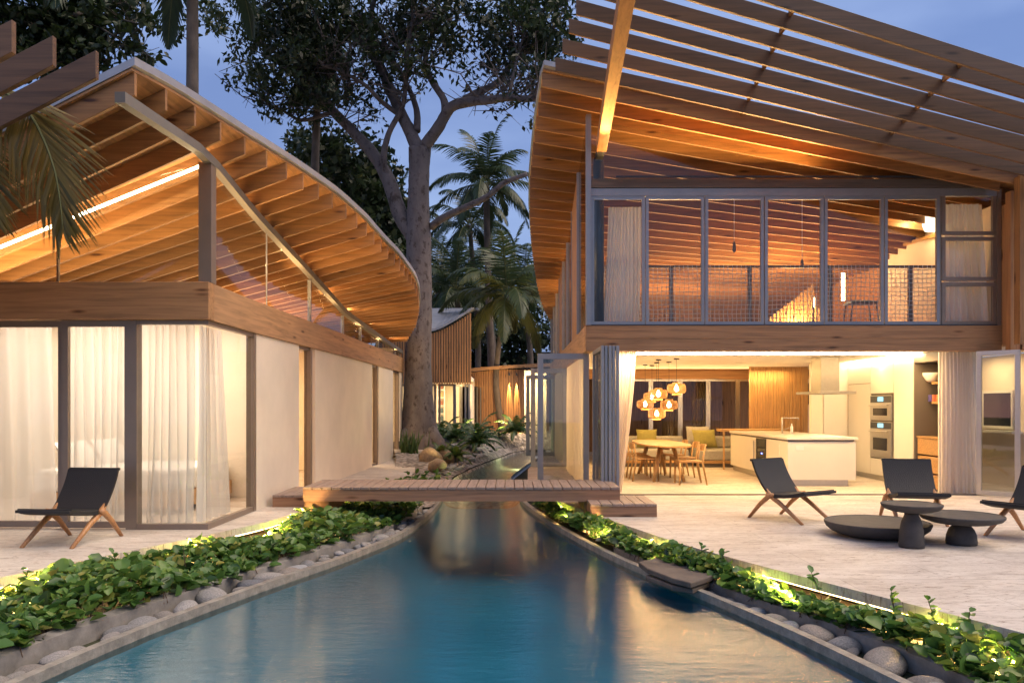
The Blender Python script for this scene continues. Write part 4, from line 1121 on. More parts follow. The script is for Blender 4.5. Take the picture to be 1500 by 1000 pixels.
leaf(H, (X(1430, 13.22), 13.22), (X(1494, 12.78), 12.78), .02, LZ, .075, .055, 'steel', 'leaf_glass')
MB().box(1.27, 8.3, 13.28, 13.34, .001, .016).build('door_track', M['steel_dark'], H)
MB().box(WX0 + .02, WX0 + .12, 19.4, 23.4, 0, LZ).build('wall', M['plaster'], H)
MB().box(WX0 + .02, WX0 + .12, 23.7, 25.5, 0, LZ).build('wall', M['plaster'], H)
# utility room at the far right, seen through the swung door
MB().box(7.46, 8.9, 13.62, 13.70, 0, 0.001 + .02).build('threshold', M['steel'], H)
MB().box(8.25, 9.4, 16.5, 16.6, 0, GZ).build('wall', M['plaster'], H)
MB().box(9.3, 9.4, 13.3, 16.49, 0, GZ).build('wall', M['plaster'], H)
leaf(H, *((9.27, 14.5), (9.27, 15.45), 1.08, 1.8, .05, .028, 'white_paint', 'black', 'inner_window'))
MB().box(9.1, 9.298, 14.3, 15.6, 1.0, 1.05).build('ledge', M['white_paint'], H)
lamp('utility_fill', 'AREA', (8.75, 14.9, 2.44), 6, (1, .68, .34), .5, .9, (0, 0, -1))  # added to brighten the linen curtain at the right

# curtains
M['white_cloth'] = cloth('white_voile', (.84, .8, .78), .06, .22)
M['brown_cloth'] = cloth('brown_curtain', (.2, .13, .07), 0, .3)
def curtain(x0, x1, y0, y1, z0, z1, material, lab, folds=9, amp=.05, gather=None, seed=0, group=None, flare=0):
    """hanging cloth between two plan points, sine folds, optional gather(t) -> (x shift scale)"""
    r = random.Random(seed); m = MB(); nu, nv = folds * 8, 26
    ph = [r.uniform(0, 6) for _ in range(5)]
    d = Vector((x1 - x0, y1 - y0, 0)); Ld = d.length; d /= Ld; nn = Vector((-d.y, d.x, 0))
    for j in range(nv + 1):
        t = j / nv; z = z1 + (z0 - z1) * t
        for i in range(nu + 1):
            u = i / nu
            uu = u
            if gather: uu = gather(u, t)
            a = amp * (.45 + .55 * t) * (math.sin(2 * PI * folds * u + ph[0] + .5 * math.sin(3 * t + ph[1])) + .45 * math.sin(2 * PI * folds * .43 * u + ph[2] + 1.2 * t) + .25 * math.sin(2 * PI * folds * 1.9 * u + ph[3] - t * 2))
            p = Vector((x0, y0, 0)) + d * (uu * Ld + .02 * math.sin(7 * u + ph[4] + 2 * t)) + nn * (a + flare * t)
            m.v.append((p.x, p.y, z))
    W = nu + 1
    for j in range(nv):
        for i in range(nu): a = j * W + i; m.f.append((a, a + 1, a + W + 1, a + W))
    o = m.build('curtain', M[material], smooth=True); return tag(o, lab, 'curtain', group)
curtain(1.72, 2.2, 13.62, 13.75, .01, BZ0R + .02, 'curtain', 'pale linen curtain gathered beside the folded doors left of the dining area', 7, .045, lambda u, t: u * (1 - .55 * t ** 1.5) - .05 * t, 3)
curtain(7.40, 8.02, 13.56, 13.5, .01, BZ0R + .02, 'curtain', 'pinkish linen curtain gathered to the floor in front of the pantry niche', 10, .032, lambda u, t: .06 * (1 - t) + u * (.82 + .25 * t) - .02, 5)
curtain(1.33, 1.33, 14.3, 18.9, .01, LZ, 'curtain', 'long cream curtain drawn along the side opening behind the swung glass door', 22, .04, None, 6)
curtain(X(884, 13.6), X(939, 13.6), 13.62, 13.6, 2.87, 4.95, 'white_cloth', 'grey white curtain gathered behind the leftmost upper window, hem spread wide', 11, .03, lambda u, t: .12 * (1 - t) + u * (.86 + .14 * t) - .05 * t * t, 8)
curtain(X(1383, 13.6), X(1452, 13.6), 13.6, 13.62, 2.87, 5.0, 'white_cloth', 'crumpled pale curtain behind the three stacked windows at the right end of the upper floor', 7, .05, lambda u, t: u * (.8 + .2 * t), 9)
sh = 'sheer bedroom curtains'
curtain(-9.0, X(78, 9.95), 9.95, 9.95, .03, zt - .02, 'sheer', 'sheer white curtain behind the leftmost bedroom pane, beside the lounge chair', 13, .07, None, 10, sh)
curtain(X(98, 9.95), X(186, 9.95), 9.95, 9.93, .03, zt - .02, 'sheer', 'sheer white curtain behind the middle bedroom pane, back of the lounge chair', 7, .07, None, 11, sh)
curtain(X(203, 9.93), -4.02, 9.93, 9.9, .03, zt - .02, 'sheer', 'sheer white curtain on the front side of the glass corner of the bedroom', 7, .07, None, 12, sh)
curtain(-3.98, -3.98, 9.98, 11.0, .03, zt - .02, 'sheer', 'sheer white curtain on the pool side of the glass corner of the bedroom', 9, .05, lambda u, t: u * (.75 + .25 * t), 13, sh)
for a, c, lab in ((1013, 1037, 'brown curtain hanging behind the rear dining room windows, above the olive cushion'), (968, 990, 'brown curtain hanging at the rear windows behind the wicker pendants')):
    curtain(X(a, 20.7), X(c, 20.7), 20.7, 20.7, .05, 2.18, 'brown_cloth', lab, 6, .05, None, a)
# bed behind the curtains
bd = thing('bed', (-5.6, 11.7, 0), 'white made bed dimly seen through the sheer bedroom curtains', 'bed')
MB().box(-6.7, -4.6, 10.9, 12.9, .08, .3).build('base', M['oak'], bd, bevel=.01)
MB().box(-6.65, -4.62, 10.92, 12.88, .302, .62).build('mattress', M['white'], bd, bevel=.06)
for i in range(2):
    o = puff('pillow', -6.3, 11.4 + i * .95, .78, .8, .5, .22, -30, 'white', 'x', 90); del o['category']; del o['label']
    mw = o.location.copy(); o.parent = bd; o.location = mw - bd.location

# ================================================================== lounge furniture on the terraces
def lounge_chair():
    c = thing('lounge_chair', (0, 0, 0), 'folding lounge chair', 'lounge chair', 'folding lounge chairs on the terraces')
    W = .305
    def sling(p0, p1, sag, nrm, th):
        m = MB(); n = 12
        p0, p1, nrm = Vector(p0), Vector(p1), Vector(nrm)
        for s in (0, 1):
            for i in range(n + 1):
                t = i / n; q = p0 + (p1 - p0) * t - nrm * (sag * 4 * t * (1 - t)) + nrm * (s * th)
                m.v += [(-W, q.y, q.z), (W, q.y, q.z)]
        k = 2 * (n + 1)
        for i in range(n):
            a = 2 * i
            m.f += [(a, a + 2, a + 3, a + 1), (k + a, k + a + 1, k + a + 3, k + a + 2), (a, k + a, k + a + 2, a + 2), (a + 1, a + 3, k + a + 3, k + a + 1)]
        m.f += [(0, 1, k + 1, k), (k - 2, 2 * k - 2, 2 * k - 1, k - 1)]
        return m
    sling((0, -.44, .375), (0, .14, .31), .03, (0, .1, 1), .045).build('seat', M['cordweave'], c)
    sling((0, .13, .34), (0, .40, .765), .03, (0, -.85, .5), .03).build('backrest', M['cordweave'], c)
    for s in (-1, 1):
        x = s * (W + .012)
        MB().tube([(x, .02, .345), (x, .1, .315), (x, .24, .2), (x, .43, 0)], [.02, .036, .03, .02], 8).build('leg', M['teak'], c, smooth=True)
        x2 = s * (W - .024)
        MB().tube([(x2, .17, .40), (x2, .12, .335), (x2, -.1, .21), (x2, -.41, 0)], [.02, .036, .03, .02], 8).build('leg', M['teak'], c, smooth=True)
    MB().beam((-W, -.455, .392), (W, -.455, .392), .03, .03).build('seat_rail', M['cordweave'], c)
    MB().beam((-W, .408, .775), (W, .408, .775), .03, .03).build('top_rail', M['cordweave'], c)
    return c
def cordmat():
    m, nt, b = mat('dark_cord_weave')
    t = N(nt, 'ShaderNodeTexCoord')
    ch = N(nt, 'ShaderNodeTexChecker', Scale=70.0); ch.inputs['Color1'].default_value = (.028, .026, .027, 1); ch.inputs['Color2'].default_value = (.012, .011, .012, 1)
    nt.links.new(t.outputs['Object'], ch.inputs['Vector']); nt.links.new(ch.outputs['Color'], b.inputs['Base Color'])
    b.inputs['Roughness'].default_value = .7
    bump(nt, b, ch.outputs['Fac'], .5, .004); return m
M['cordweave'] = cordmat()
pc = lounge_chair()
for k, (x, y, dx, dy, lab) in enumerate(((-4.88, 8.70, -.1, -1, 'black woven folding lounge chair with timber legs on the left terrace before the bedroom glass'),
                                         (3.70, 10.42, .52, -.85, 'black woven folding lounge chair left of the low round tables, turned towards them'),
                                         (5.25, 10.25, -.22, -.97, 'black woven folding lounge chair facing the pool, behind the tall round table'),
                                         (5.98, 9.05, -.88, -.47, 'black woven folding lounge chair cut off by the right picture edge'))):
    c = pc if k == 0 else copy_tree(pc)
    c.location = (x, y, .001); c.rotation_euler = (0, 0, math.atan2(dx, -dy)); c['label'] = lab
def round_table(x, y, prof_top, prof_base, lab):
    t = thing('round_table', (x, y, 0), lab, 'side table', 'round dark concrete tables on the right terrace')
    MB().lathe(prof_top, (x, y, 0), 64).build('top', M['charcoal'], t, smooth=False, bevel=.003)
    for p in t.children: 
        p.data.polygons.foreach_set('use_smooth', [len(f.vertices) < 9 for f in p.data.polygons])
    if prof_base:
        o = MB().lathe(prof_base, (x, y, 0), 48).build('base', M['charcoal'], t)
        o.data.polygons.foreach_set('use_smooth', [len(f.vertices) < 9 for f in o.data.polygons])
round_table(4.24, 9.12, [(.34, .0), (.42, .02), (.5, .055), (.555, .1), (.575, .145), (.575, .165), (.56, .17), (.55, .162)], None, 'very low wide dark concrete disc table on the right terrace')
round_table(4.26, 8.37, [(.1, .37), (.2, .385), (.27, .41), (.3, .445), (.305, .465), (.297, .468), (.29, .46)], [(.125, 0), (.128, .03), (.118, .17), (.1, .28), (.07, .345), (.0695, .368)], 'tallest and narrowest dark round table, on a bullet shaped base')
round_table(4.90, 8.56, [(.16, .225), (.3, .238), (.39, .268), (.418, .3), (.42, .32), (.41, .324), (.405, .316)], [(.152, 0), (.155, .03), (.148, .1), (.125, .165), (.09, .205), (.08, .224)], 'medium height wide dark round table on a domed base, right of the tall table')

# ================================================================== foliage builders
def leaf_object(name, ctr, axis, nrm, ln, wd, tone, material, parent=None, shape=0, kind=None, fold=.25):
    """many small blades; ctr/axis/nrm are (n,3), ln/wd/tone are (n,)"""
    ctr = np.asarray(ctr, float); n = len(ctr)
    axis = axis / np.linalg.norm(axis, axis=1, keepdims=True)
    side = np.cross(axis, nrm); side /= np.linalg.norm(side, axis=1, keepdims=True) + 1e-9
    up = np.cross(side, axis)
    ln = np.asarray(ln)[:, None]; wd = np.asarray(wd)[:, None]
    if shape == 0:      # pointed rhombic blade
        t = [(0, 0, 0), (.45, .5, .0), (1, 0, -.06), (.45, -.5, .0)]
        faces = [(0, 1, 2, 3)]
    elif shape == 1:    # round leaf folded on the midrib
        t = [(0, 0, 0), (.22, .42, fold), (.62, .5, fold * 1.1), (.95, .2, fold * .4), (1, 0, -.02), (.95, -.2, fold * .4), (.62, -.5, fold * 1.1), (.22, -.42, fold), (.5, 0, -.03)]
        faces = [(0, 8, 2, 1), (8, 4, 3, 2), (0, 7, 6, 8), (8, 6, 5, 4)]
    else:               # narrow drooping strap, two quads
        t = [(0, .5, 0), (0, -.5, 0), (.5, .6, .02), (.5, -.6, .02), (1, .06, -.16), (1, -.06, -.16)]
        faces = [(0, 1, 3, 2), (2, 3, 5, 4)]
    k = len(t)
    V = np.zeros((n, k, 3))
    for i, (a, s_, u) in enumerate(t): V[:, i] = ctr + axis * ln * a + side * wd * s_ + up * (wd if shape == 1 else ln) * u
    org = np.array(ORG[parent]) if parent is not None else np.array([ctr[:, 0].mean(), ctr[:, 1].mean(), ctr[:, 2].min()])
    V -= org
    me = bpy.data.meshes.new(name)
    F = np.concatenate([np.array([f for f in faces])[None] + (np.arange(n) * k)[:, None, None]], 0).reshape(-1, 4)
    me.vertices.add(n * k); me.vertices.foreach_set('co', V.reshape(-1))
    nf = len(F); me.loops.add(nf * 4); me.loops.foreach_set('vertex_index', F.reshape(-1).astype(np.int32))
    me.polygons.add(nf); me.polygons.foreach_set('loop_start', np.arange(0, nf * 4, 4, dtype=np.int32))
    try: me.polygons.foreach_set('loop_total', np.full(nf, 4, dtype=np.int32))
    except Exception: pass
    at = me.attributes.new('tone', 'FLOAT', 'FACE'); at.data.foreach_set('value', np.repeat(np.asarray(tone, np.float32), len(faces)))
    me.update(); me.validate()
    if shape == 1: me.polygons.foreach_set('use_smooth', np.ones(nf, bool))
    me.materials.append(material)
    o = bpy.data.objects.new(name, me); C.objects.link(o)
    if parent is not None: o.parent = parent; ORG[o] = ORG[parent]
    else: o.location = org; ORG[o] = Vector(org)
    if kind: o['kind'] = kind
    return o
def unit(n):
    v = rng.normal(size=(n, 3)); return v / np.linalg.norm(v, axis=1, keepdims=True)
def spline(pts, n):
    pts = [Vector(p) for p in pts]; out = []
    q = [pts[0] * 2 - pts[1]] + pts + [pts[-1] * 2 - pts[-2]]
    for i in range(len(pts) - 1):
        for k in range(n):
            t = k / n; a, b, c, d = q[i:i + 4]
            out.append(.5 * ((2 * b) + (c - a) * t + (2 * a - 5 * b + 4 * c - d) * t * t + (3 * b - a - 3 * c + d) * t ** 3))
    out.append(pts[-1]); return out
def limb(m, pts, r0, r1, n=5, seg=9, rough=.05):
    q = spline(pts, n); m.tube(q, [r0 + (r1 - r0) * i / (len(q) - 1) for i in range(len(q))], seg, True, rough); return q
def clumps(centers, per, spread, size, tones, aspect=.5):
    """leaf clumps round the given centres -> arrays"""
    c = np.repeat(np.asarray(centers), per, axis=0); n = len(c)
    off = unit(n) * (rng.random((n, 1)) ** .5) * spread
    off[:, 2] *= .7
    ctr = c + off
    ax = unit(n); ax[:, 2] -= .35; nr = unit(n); nr[:, 2] = np.abs(nr[:, 2]) + .4
    ln = size * rng.uniform(.6, 1.3, n)
    base = np.repeat(tones, per) if hasattr(tones, '__len__') else np.full(n, tones)
    return ctr, ax, nr, ln, ln * aspect * rng.uniform(.8, 1.2, n), np.clip(base + rng.normal(0, .16, n), 0, 1)
def blob_points(blobs, dens, Y0, dy):
    """random points inside picture-measured blobs (px,py,rx,ry) at depth Y0 +- dy"""
    pts = []
    for px, py, rx_, ry_, w in blobs:
        n = int(dens * w * rx_ * ry_ / 1000)
        for _ in range(n):
            while True:
                u, v, s = random.uniform(-1, 1), random.uniform(-1, 1), random.uniform(-1, 1)
                if u * u + v * v + s * s <= 1: break
            q = P(px + u * rx_, py + v * ry_, Y0); pts.append((q.x, Y0 + s * dy, q.z))
    return pts

# ------------------------------------------------------------------ the big tree
TYB = 24.5
q0 = P(615, 660, TYB)
tree = thing('large_tree', (q0.x, TYB, gz(q0.x, TYB) - .1), 'huge grey-barked forked shade tree standing between the two houses', 'tree')
u = lambda w: w / FPX * TYB
tk = MB()
path = [(613, 672, 0), (614, 640, 0), (613, 600, 0), (612.5, 540, 0), (614, 470, 0), (614, 400, 0), (613, 345, 0), (613, 290, 0), (614, 250, 0), (615, 218, 0)]
wid = [74, 60, 46, 39, 37, 36.5, 36, 31, 30, 33]
qs = spline([P(a, b, TYB + c) for a, b, c in path], 5)
wr = []
for i in range(len(qs)):
    t = i / 5; k = min(int(t), len(wid) - 2); wr.append(u(wid[k] + (wid[k + 1] - wid[k]) * (t - k)) / 2)
tk.tube(qs, wr, 20, True, .025)
for a, w in ((-38, 30), (-14, 26), (20, 28), (44, 26)):   # root flare
    b0 = P(614 + a * .35, 628, TYB - .3); b1 = P(614 + a, 668, TYB - .55); tk.tube([b0, (b0 + b1) / 2 + Vector((0, 0, -.1)), b1], [u(18) / 2, u(w) / 2.4, u(w) / 2.6], 10)
tips = []
LIMBS = [
    ([(610, 352, 0), (588, 318, .2), (569, 264, .5), (548, 228, .7), (523, 199, 1), (489, 164, 1.2), (468, 138, 1.3), (430, 104, 1.6), (385, 80, 2)], 25, 8),
    ([(570, 262, .5), (562, 235, .3), (569, 197, .2), (590, 155, 0), (594, 118, -.4), (596, 80, -.6), (606, 20, -1)], 11, 4),
    ([(614, 222, 0), (602, 196, .2), (590, 172, .4), (569, 126, .8), (552, 88, 1), (523, 50, 1.3), (497, 8, 1.5), (470, -40, 1.8)], 21, 9),
    ([(616, 222, 0), (630, 204, -.2), (644, 184, -.4), (661, 157, -.7), (690, 149, -1), (715, 147, -1.2), (745, 143, -1.5), (779, 145, -1.7), (800, 132, -1.9)], 20, 7),
    ([(672, 153, -.8), (695, 138, -.6), (728, 121, -.4), (753, 90, 0), (790, 58, .3), (812, 40, .4)], 12, 4),
    ([(652, 170, -.6), (650, 146, -.4), (632, 118, 0), (623, 92, .3), (630, 60, .5), (650, 10, .8)], 12, 5),
    ([(632, 332, 0), (648, 320, -.4), (668, 310, -.8), (711, 290, -1.4), (737, 269, -1.7), (772, 255, -2)], 12, 6),
    ([(611, 192, .1), (610, 160, .5), (595, 122, .9), (569, 76, 1.3), (556, 40, 1.5)], 11, 4),
    ([(552, 88, 1), (540, 50, .6), (548, 0, .2), (556, -50, 0)], 9, 5),
    ([(489, 164, 1.2), (470, 170, 1.6), (440, 176, 1.8), (410, 160, 2), (380, 150, 2.2)], 8, 3),
    ([(523, 50, 1.3), (480, 40, 1.2), (430, 50, 1.4), (390, 40, 1.8)], 8, 3),
    ([(590, 172, .4), (560, 150, .2), (535, 125, -.2), (500, 105, -.4), (470, 95, -.6)], 8, 3),
    ([(745, 143, -1.5), (752, 110, -1.2), (760, 75, -1), (775, 30, -.8)], 6, 3),
]
for pts, w0, w1 in LIMBS:
    q = limb(tk, [P(a, b, TYB + c) for a, b, c in pts], u(w0) / 2, u(w1) / 2, 5, 10); tips.append(q)
twigs = []
for qi, q in enumerate(tips):
    if qi == 6: continue      # the low right limb is bare
    for i in range(len(q) // 2, len(q)):
        for _ in range(2 if i < len(q) - 3 else 3):
            d = Vector((random.uniform(-1, 1), random.uniform(-1, 1), random.uniform(-.15, 1))).normalized()
            ln = random.uniform(.7, 1.9)
            p1 = q[i] + d * ln * .5 + Vector((0, 0, random.uniform(-.1, .1))); p2 = p1 + (d + Vector((random.uniform(-.6, .6), random.uniform(-.6, .6), random.uniform(-.5, .5)))).normalized() * ln * .6
            tk.tube([q[i], p1, p2], [.028, .018, .008], 5, False); twigs.append(p2)
            for _ in range(2):
                p3 = p1 + Vector((random.uniform(-.8, .8), random.uniform(-.8, .8), random.uniform(-.4, .6))); tk.tube([p1, p3], [.012, .005], 4, False); twigs.append(p3)
tk.build('trunk', M['bark'], tree, smooth=True)
BL = [(640, -20, 190, 42, 1.0), (500, 10, 150, 45, 1.0), (400, 25, 85, 50, 1.1), (420, 85, 75, 45, 1.0), (395, 125, 55, 28, .8), (440, 145, 40, 22, .6), (480, 60, 60, 40, .8), (600, 35, 70, 40, .8), (560, 95, 40, 35, .35),
      (690, 30, 70, 45, .9), (760, 35, 60, 50, .9), (800, 85, 45, 45, .9), (812, 25, 40, 60, .9), (700, 75, 50, 25, .55), (735, 95, 40, 28, .55), (790, 130, 30, 25, .7), (640, 85, 35, 28, .3), (330, 20, 50, 45, .9), (350, 80, 35, 30, .5), (520, 150, 30, 25, .25), (775, 160, 14, 12, .5), (660, 160, 22, 12, .2), (480, 120, 40, 30, .4)]
bp_ = blob_points(BL, 17, TYB, 2.6)
cen = np.array(bp_ + [tuple(t) for t in twigs if random.random() < .25])
# thin the crown with noise so that sky shows through
keep = []
for p in cen:
    v = math.sin(p[0] * 1.7 + 1.3 * math.sin(p[2] * 1.1)) + math.sin(p[2] * 2.1 + p[1] * .8) + .6 * math.sin(p[0] * 3.9 + p[2] * 3.3)
    keep.append(v > -.55 or random.random() < .22)
cen = cen[np.array(keep)]
tone = np.clip(.4 + .25 * np.sin(cen[:, 0] * 1.3 + cen[:, 2]) + rng.normal(0, .1, len(cen)), 0, 1)
leaf_object('crown', *clumps(cen, 30, .46, .22, tone, .42), M['leaf_big'], tree)
# ------------------------------------------------------------------ darker broadleaf trees behind the left roof
def bush_tree(name, blobs, Y, dy, dens, per, spread, size, material, label, trunk_px, group=None, aspect=.6):
    base = P(trunk_px[0], 640, Y)
    t = thing(name, (base.x, Y, SOIL_Z), label, 'tree', group)
    m = MB(); top = P(trunk_px[0], trunk_px[1], Y); r = trunk_px[2]
    q = limb(m, [(base.x, Y, SOIL_Z), (base.x + .2, Y, top.z * .5), (top.x, Y, top.z)], r, r * .5, 6, 10)
    for b in blobs:
        e = P(b[0], b[1], Y); s = q[int(len(q) * random.uniform(.55, .95))]
        limb(m, [s, (s + e) / 2 + Vector((random.uniform(-.4, .4), random.uniform(-.6, .6), .3)), e], r * .4, .03, 4, 6)
    m.build('trunk', M['bark'], t, smooth=True)
    c = np.array(blob_points(blobs, dens, Y, dy))
    tone = np.clip(.4 + .25 * np.sin(c[:, 0] * 1.1 + c[:, 2] * .9) + rng.normal(0, .12, len(c)), 0, 1)
    leaf_object('crown', *clumps(c, per, spread, size, tone, aspect), material, t)
    return t
bush_tree('broadleaf_tree', [(470, 225, 42, 25, 1), (520, 225, 40, 22, .8), (500, 260, 50, 35, 1), (545, 290, 45, 45, 1.1), (570, 340, 40, 50, 1.1), (540, 240, 45, 30, .8), (585, 310, 28, 35, .8), (445, 212, 22, 14, .6), (590, 395, 30, 40, 1)], 31, 2.5, 34, 22, .55, .3, M['leaf_dark'],
          'dense dark broadleaf tree rising behind the curved left roof, left of the big trunk', (555, 330, .25))
# almond tree: twigs with big leaves at the upper left
def almond():
    t = thing('almond_tree', (-19, 26, SOIL_Z), 'broad-leaved almond tree reaching over the left roof from the picture corner', 'tree')
    m = MB(); Y = 26
    q = limb(m, [(-19, Y, SOIL_Z), (-19.3, Y, 6), (-18.5, Y, 11), (-17.6, Y, 14)], .3, .14, 5, 10)
    pts = []
    for br in ([(-90, -30), (0, 10), (60, 20), (110, 22), (150, 22), (190, 32), (230, 42), (268, 54)], [(-80, 60), (20, 60), (80, 62), (130, 38), (165, 52), (190, 68), (215, 80)], [(-60, 90), (10, 78), (60, 72), (110, 66), (150, 68)],
               [(-60, 30), (40, 35), (90, 42), (130, 40), (160, 62), (185, 70), (222, 88)], [(-40, 100), (30, 90), (70, 95), (110, 92), (165, 86)], [(100, 20), (140, 5), (185, 6), (200, 12)], [(110, 22), (160, 12), (182, 4)]):
        b = [P(a, c, Y + random.uniform(-1, 1)) for a, c in br]
        b = [q[random.randrange(8, len(q))]] + b if br[0][0] < 0 else b
        qq = limb(m, b, .08, .012, 6, 6); pts += qq[6:]
    sub = []
    for p in pts:
        for _ in range(3):
            e = p + Vector((random.uniform(-.5, .5), random.uniform(-.6, .6), random.uniform(-.45, .45)))
            if random.random() < .8: m.tube([p, e], [.012, .006], 4, False); sub.append(e)
    m.build('trunk', M['twig'], t, smooth=True)
    c = np.array(sub)
    pxs = 750 + c[:, 0] / c[:, 1] * FPX
    w = np.where(pxs < 150, 1.0, .38)
    c = c[rng.random(len(c)) < w]
    more = np.array(blob_points([(60, 50, 80, 45, 1), (20, 20, 70, 45, 1), (110, 70, 40, 28, .8), (150, 95, 25, 16, .8), (-40, 30, 60, 60, 1)], 8, Y, 1.5))
    cc = np.concatenate([c, more])
    leaf_object('crown', *clumps(cc, 9, .3, .3, .4, .55), M['leaf_almond'], t, shape=1)
almond()

# ------------------------------------------------------------------ palms
def frond_arrays(base, d0, length, droop, nleaf, leaf_len, roll=0, curl=.0):
    """one frond: returns rachis points and leaflet arrays"""
    d = Vector(d0).normalized(); p = Vector(base); pts = [p.copy()]; n = 18; ds = []
    for i in range(n):
        d = (d + Vector((0, 0, -droop * (.35 + 1.3 * i / n) / n * 2.4))).normalized(); p = p + d * (length / n); pts.append(p.copy()); ds.append(d.copy())
    ds.append(d)
    ctr = []; ax = []; nr = []; ln = []
    for k in range(nleaf):
        t = .1 + .9 * k / (nleaf - 1); f = t * n; i = min(int(f), n - 1); q = pts[i].lerp(pts[i + 1], f - i); dd = ds[i]
        side = dd.cross(Vector((0, 0, 1)));
        if side.length < .15: side = Vector((1, 0, 0))
        side.normalize(); up = side.cross(dd).normalized()
        L_ = leaf_len * (math.sin(PI * min(1, .16 + t * .84)) ** .6) * random.uniform(.85, 1.1)
        for s in (-1, 1):
            a = (side * s * (1 - .45 * t) + dd * (.45 + .6 * t) + Vector((0, 0, -.35 - .35 * random.random())) + up * .15).normalized()
            ctr.append(q); ax.append(a); nr.append(up + side * s * .3); ln.append(L_)
    return pts, np.array([tuple(c) for c in ctr]), np.array([tuple(c) for c in ax]), np.array([tuple(c) for c in nr]), np.array(ln)
def add_frond(parent, base, d0, length, droop, nleaf, leaf_len, width, material, tone, rach_mat, name='frond'):
    pts, c, a, nr, ln = frond_arrays(base, d0, length, droop, nleaf, leaf_len)
    o = leaf_object(name, c, a, nr, ln, np.full(len(ln), width), np.clip(tone + rng.normal(0, .12, len(ln)), 0, 1), material, parent, shape=2)
    m = MB(); m.tube(pts, [.028 * (1 - i / len(pts)) * (length / 3.5) + .006 for i in range(len(pts))], 5, False); m.build('rachis', rach_mat, o); return o
def palm(crown, base, Y, length, nf, label, tone=.4, droop=.75, tr=.16, seed=1, yellow=(), bend=.3, group='coconut palms beyond the houses', leafw=.05, up=1.0, nleaf=42):
    random.seed(seed)
    cp = P(crown[0], crown[1], Y); bp0 = P(base[0], base[1], Y)
    t = thing('coconut_palm', (bp0.x, Y, min(bp0.z, SOIL_Z + .4)), label, 'palm tree', group)
    m = MB(); limb(m, [(bp0.x, Y, min(bp0.z, .3)), ((bp0.x * .6 + cp.x * .4) + bend, Y, cp.z * .45), (cp.x, Y, cp.z)], tr * 1.25, tr * .8, 8, 12, .06); m.build('trunk', M['bark_palm'], t, smooth=True)
    for k in range(nf):
        az = 2 * PI * (k * .381966 % 1) + random.uniform(-.2, .2); el = R(84 - 108 * (k / nf) ** .85) * up
        d = (math.cos(az) * math.cos(el), math.sin(az) * math.cos(el), math.sin(el))
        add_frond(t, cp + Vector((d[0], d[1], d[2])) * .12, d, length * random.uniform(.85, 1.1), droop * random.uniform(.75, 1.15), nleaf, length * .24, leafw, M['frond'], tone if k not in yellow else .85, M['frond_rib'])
    return t
M['frond_rib'] = plain('frond_rib', (.1, .11, .035), .6)
palm((712, 268), (726, 615), 37, 3.3, 22, 'tall coconut palm with a spiky full crown against the dusk sky between the houses', .35, .8, .17, 3, bend=-.1)
palm((688, 330), (696, 615), 46, 3.6, 18, 'coconut palm with a hanging crown just below and left of the tallest one', .2, 1.2, .16, 4)
palm((742, 432), (737, 618), 33, 3.4, 18, 'low coconut palm with yellow lit fronds above the curved timber building', .5, .9, .12, 5, (7, 9, 11, 12, 14, 15, 16, 17), bend=-.35, leafw=.06)  # light on the listed fronds is put into their yellow tone
palm((668, 425), (672, 610), 44, 4.2, 22, 'dark bushy coconut palm directly above the roof of the rear slatted house', .3, .9, .18, 6)
palm((640, 410), (643, 610), 52, 4.0, 20, 'dark coconut palm right beside the big trunk, furthest left of the rear palms', .25, .9, .18, 7)
palm((768, 420), (771, 615), 47, 4.2, 20, 'dark coconut palm close to the eaves of the right house', .3, .9, .18, 8)
palm((715, 395), (718, 610), 55, 4.2, 20, 'far dark coconut palm in the middle of the rear palms', .25, .8, .18, 12)
palm((575, 345), (577, 610), 40, 3.4, 14, 'coconut palm half hidden behind the big trunk, its fronds showing each side', .3, .9, .16, 9)
palm((282, -125), (281, 640), 19, 3.4, 16, 'coconut palm with a straight grey trunk rising behind the left roof, crown above the picture', .25, 1.15, .155, 10, bend=0)
palm((70, -90), (60, 640), 26.5, 4.6, 20, 'coconut palm at the upper left corner with fronds hanging over the almond leaves', .3, 1.3, .17, 11, bend=0)
# slender palm with dead hanging fronds
random.seed(21)
Yd = 27.0
cp = P(468, 62, Yd); bp0 = P(459, 640, Yd)
t = thing('coconut_palm', (bp0.x, Yd, SOIL_Z), 'slender palm before the big crown with brown dead fronds hanging round its head', 'palm tree', 'coconut palms beyond the houses')
m = MB(); limb(m, [(bp0.x, Yd, SOIL_Z), P(461, 300, Yd), P(463, 200, Yd), cp], .15, .13, 6, 10, .05); m.build('trunk', M['bark_palm'], t, smooth=True)
for k in range(16):
    az = k * 2.4; d = (math.cos(az) * .6, math.sin(az) * .6, -.55 if k % 3 else -.1)
    add_frond(t, cp + Vector((0, 0, .1 * (k % 4))), d, random.uniform(1.6, 2.9), 1.7, 26, .55, .05, M['frond_dead'], .4, M['twig'])
for k in range(9):
    az = k * 2.4 + .5; d = (math.cos(az) * .8, math.sin(az) * .8, .55)
    add_frond(t, cp + Vector((0, 0, .3)), d, 3.2, .9, 36, .8, .05, M['frond'], .15, M['frond_rib'])
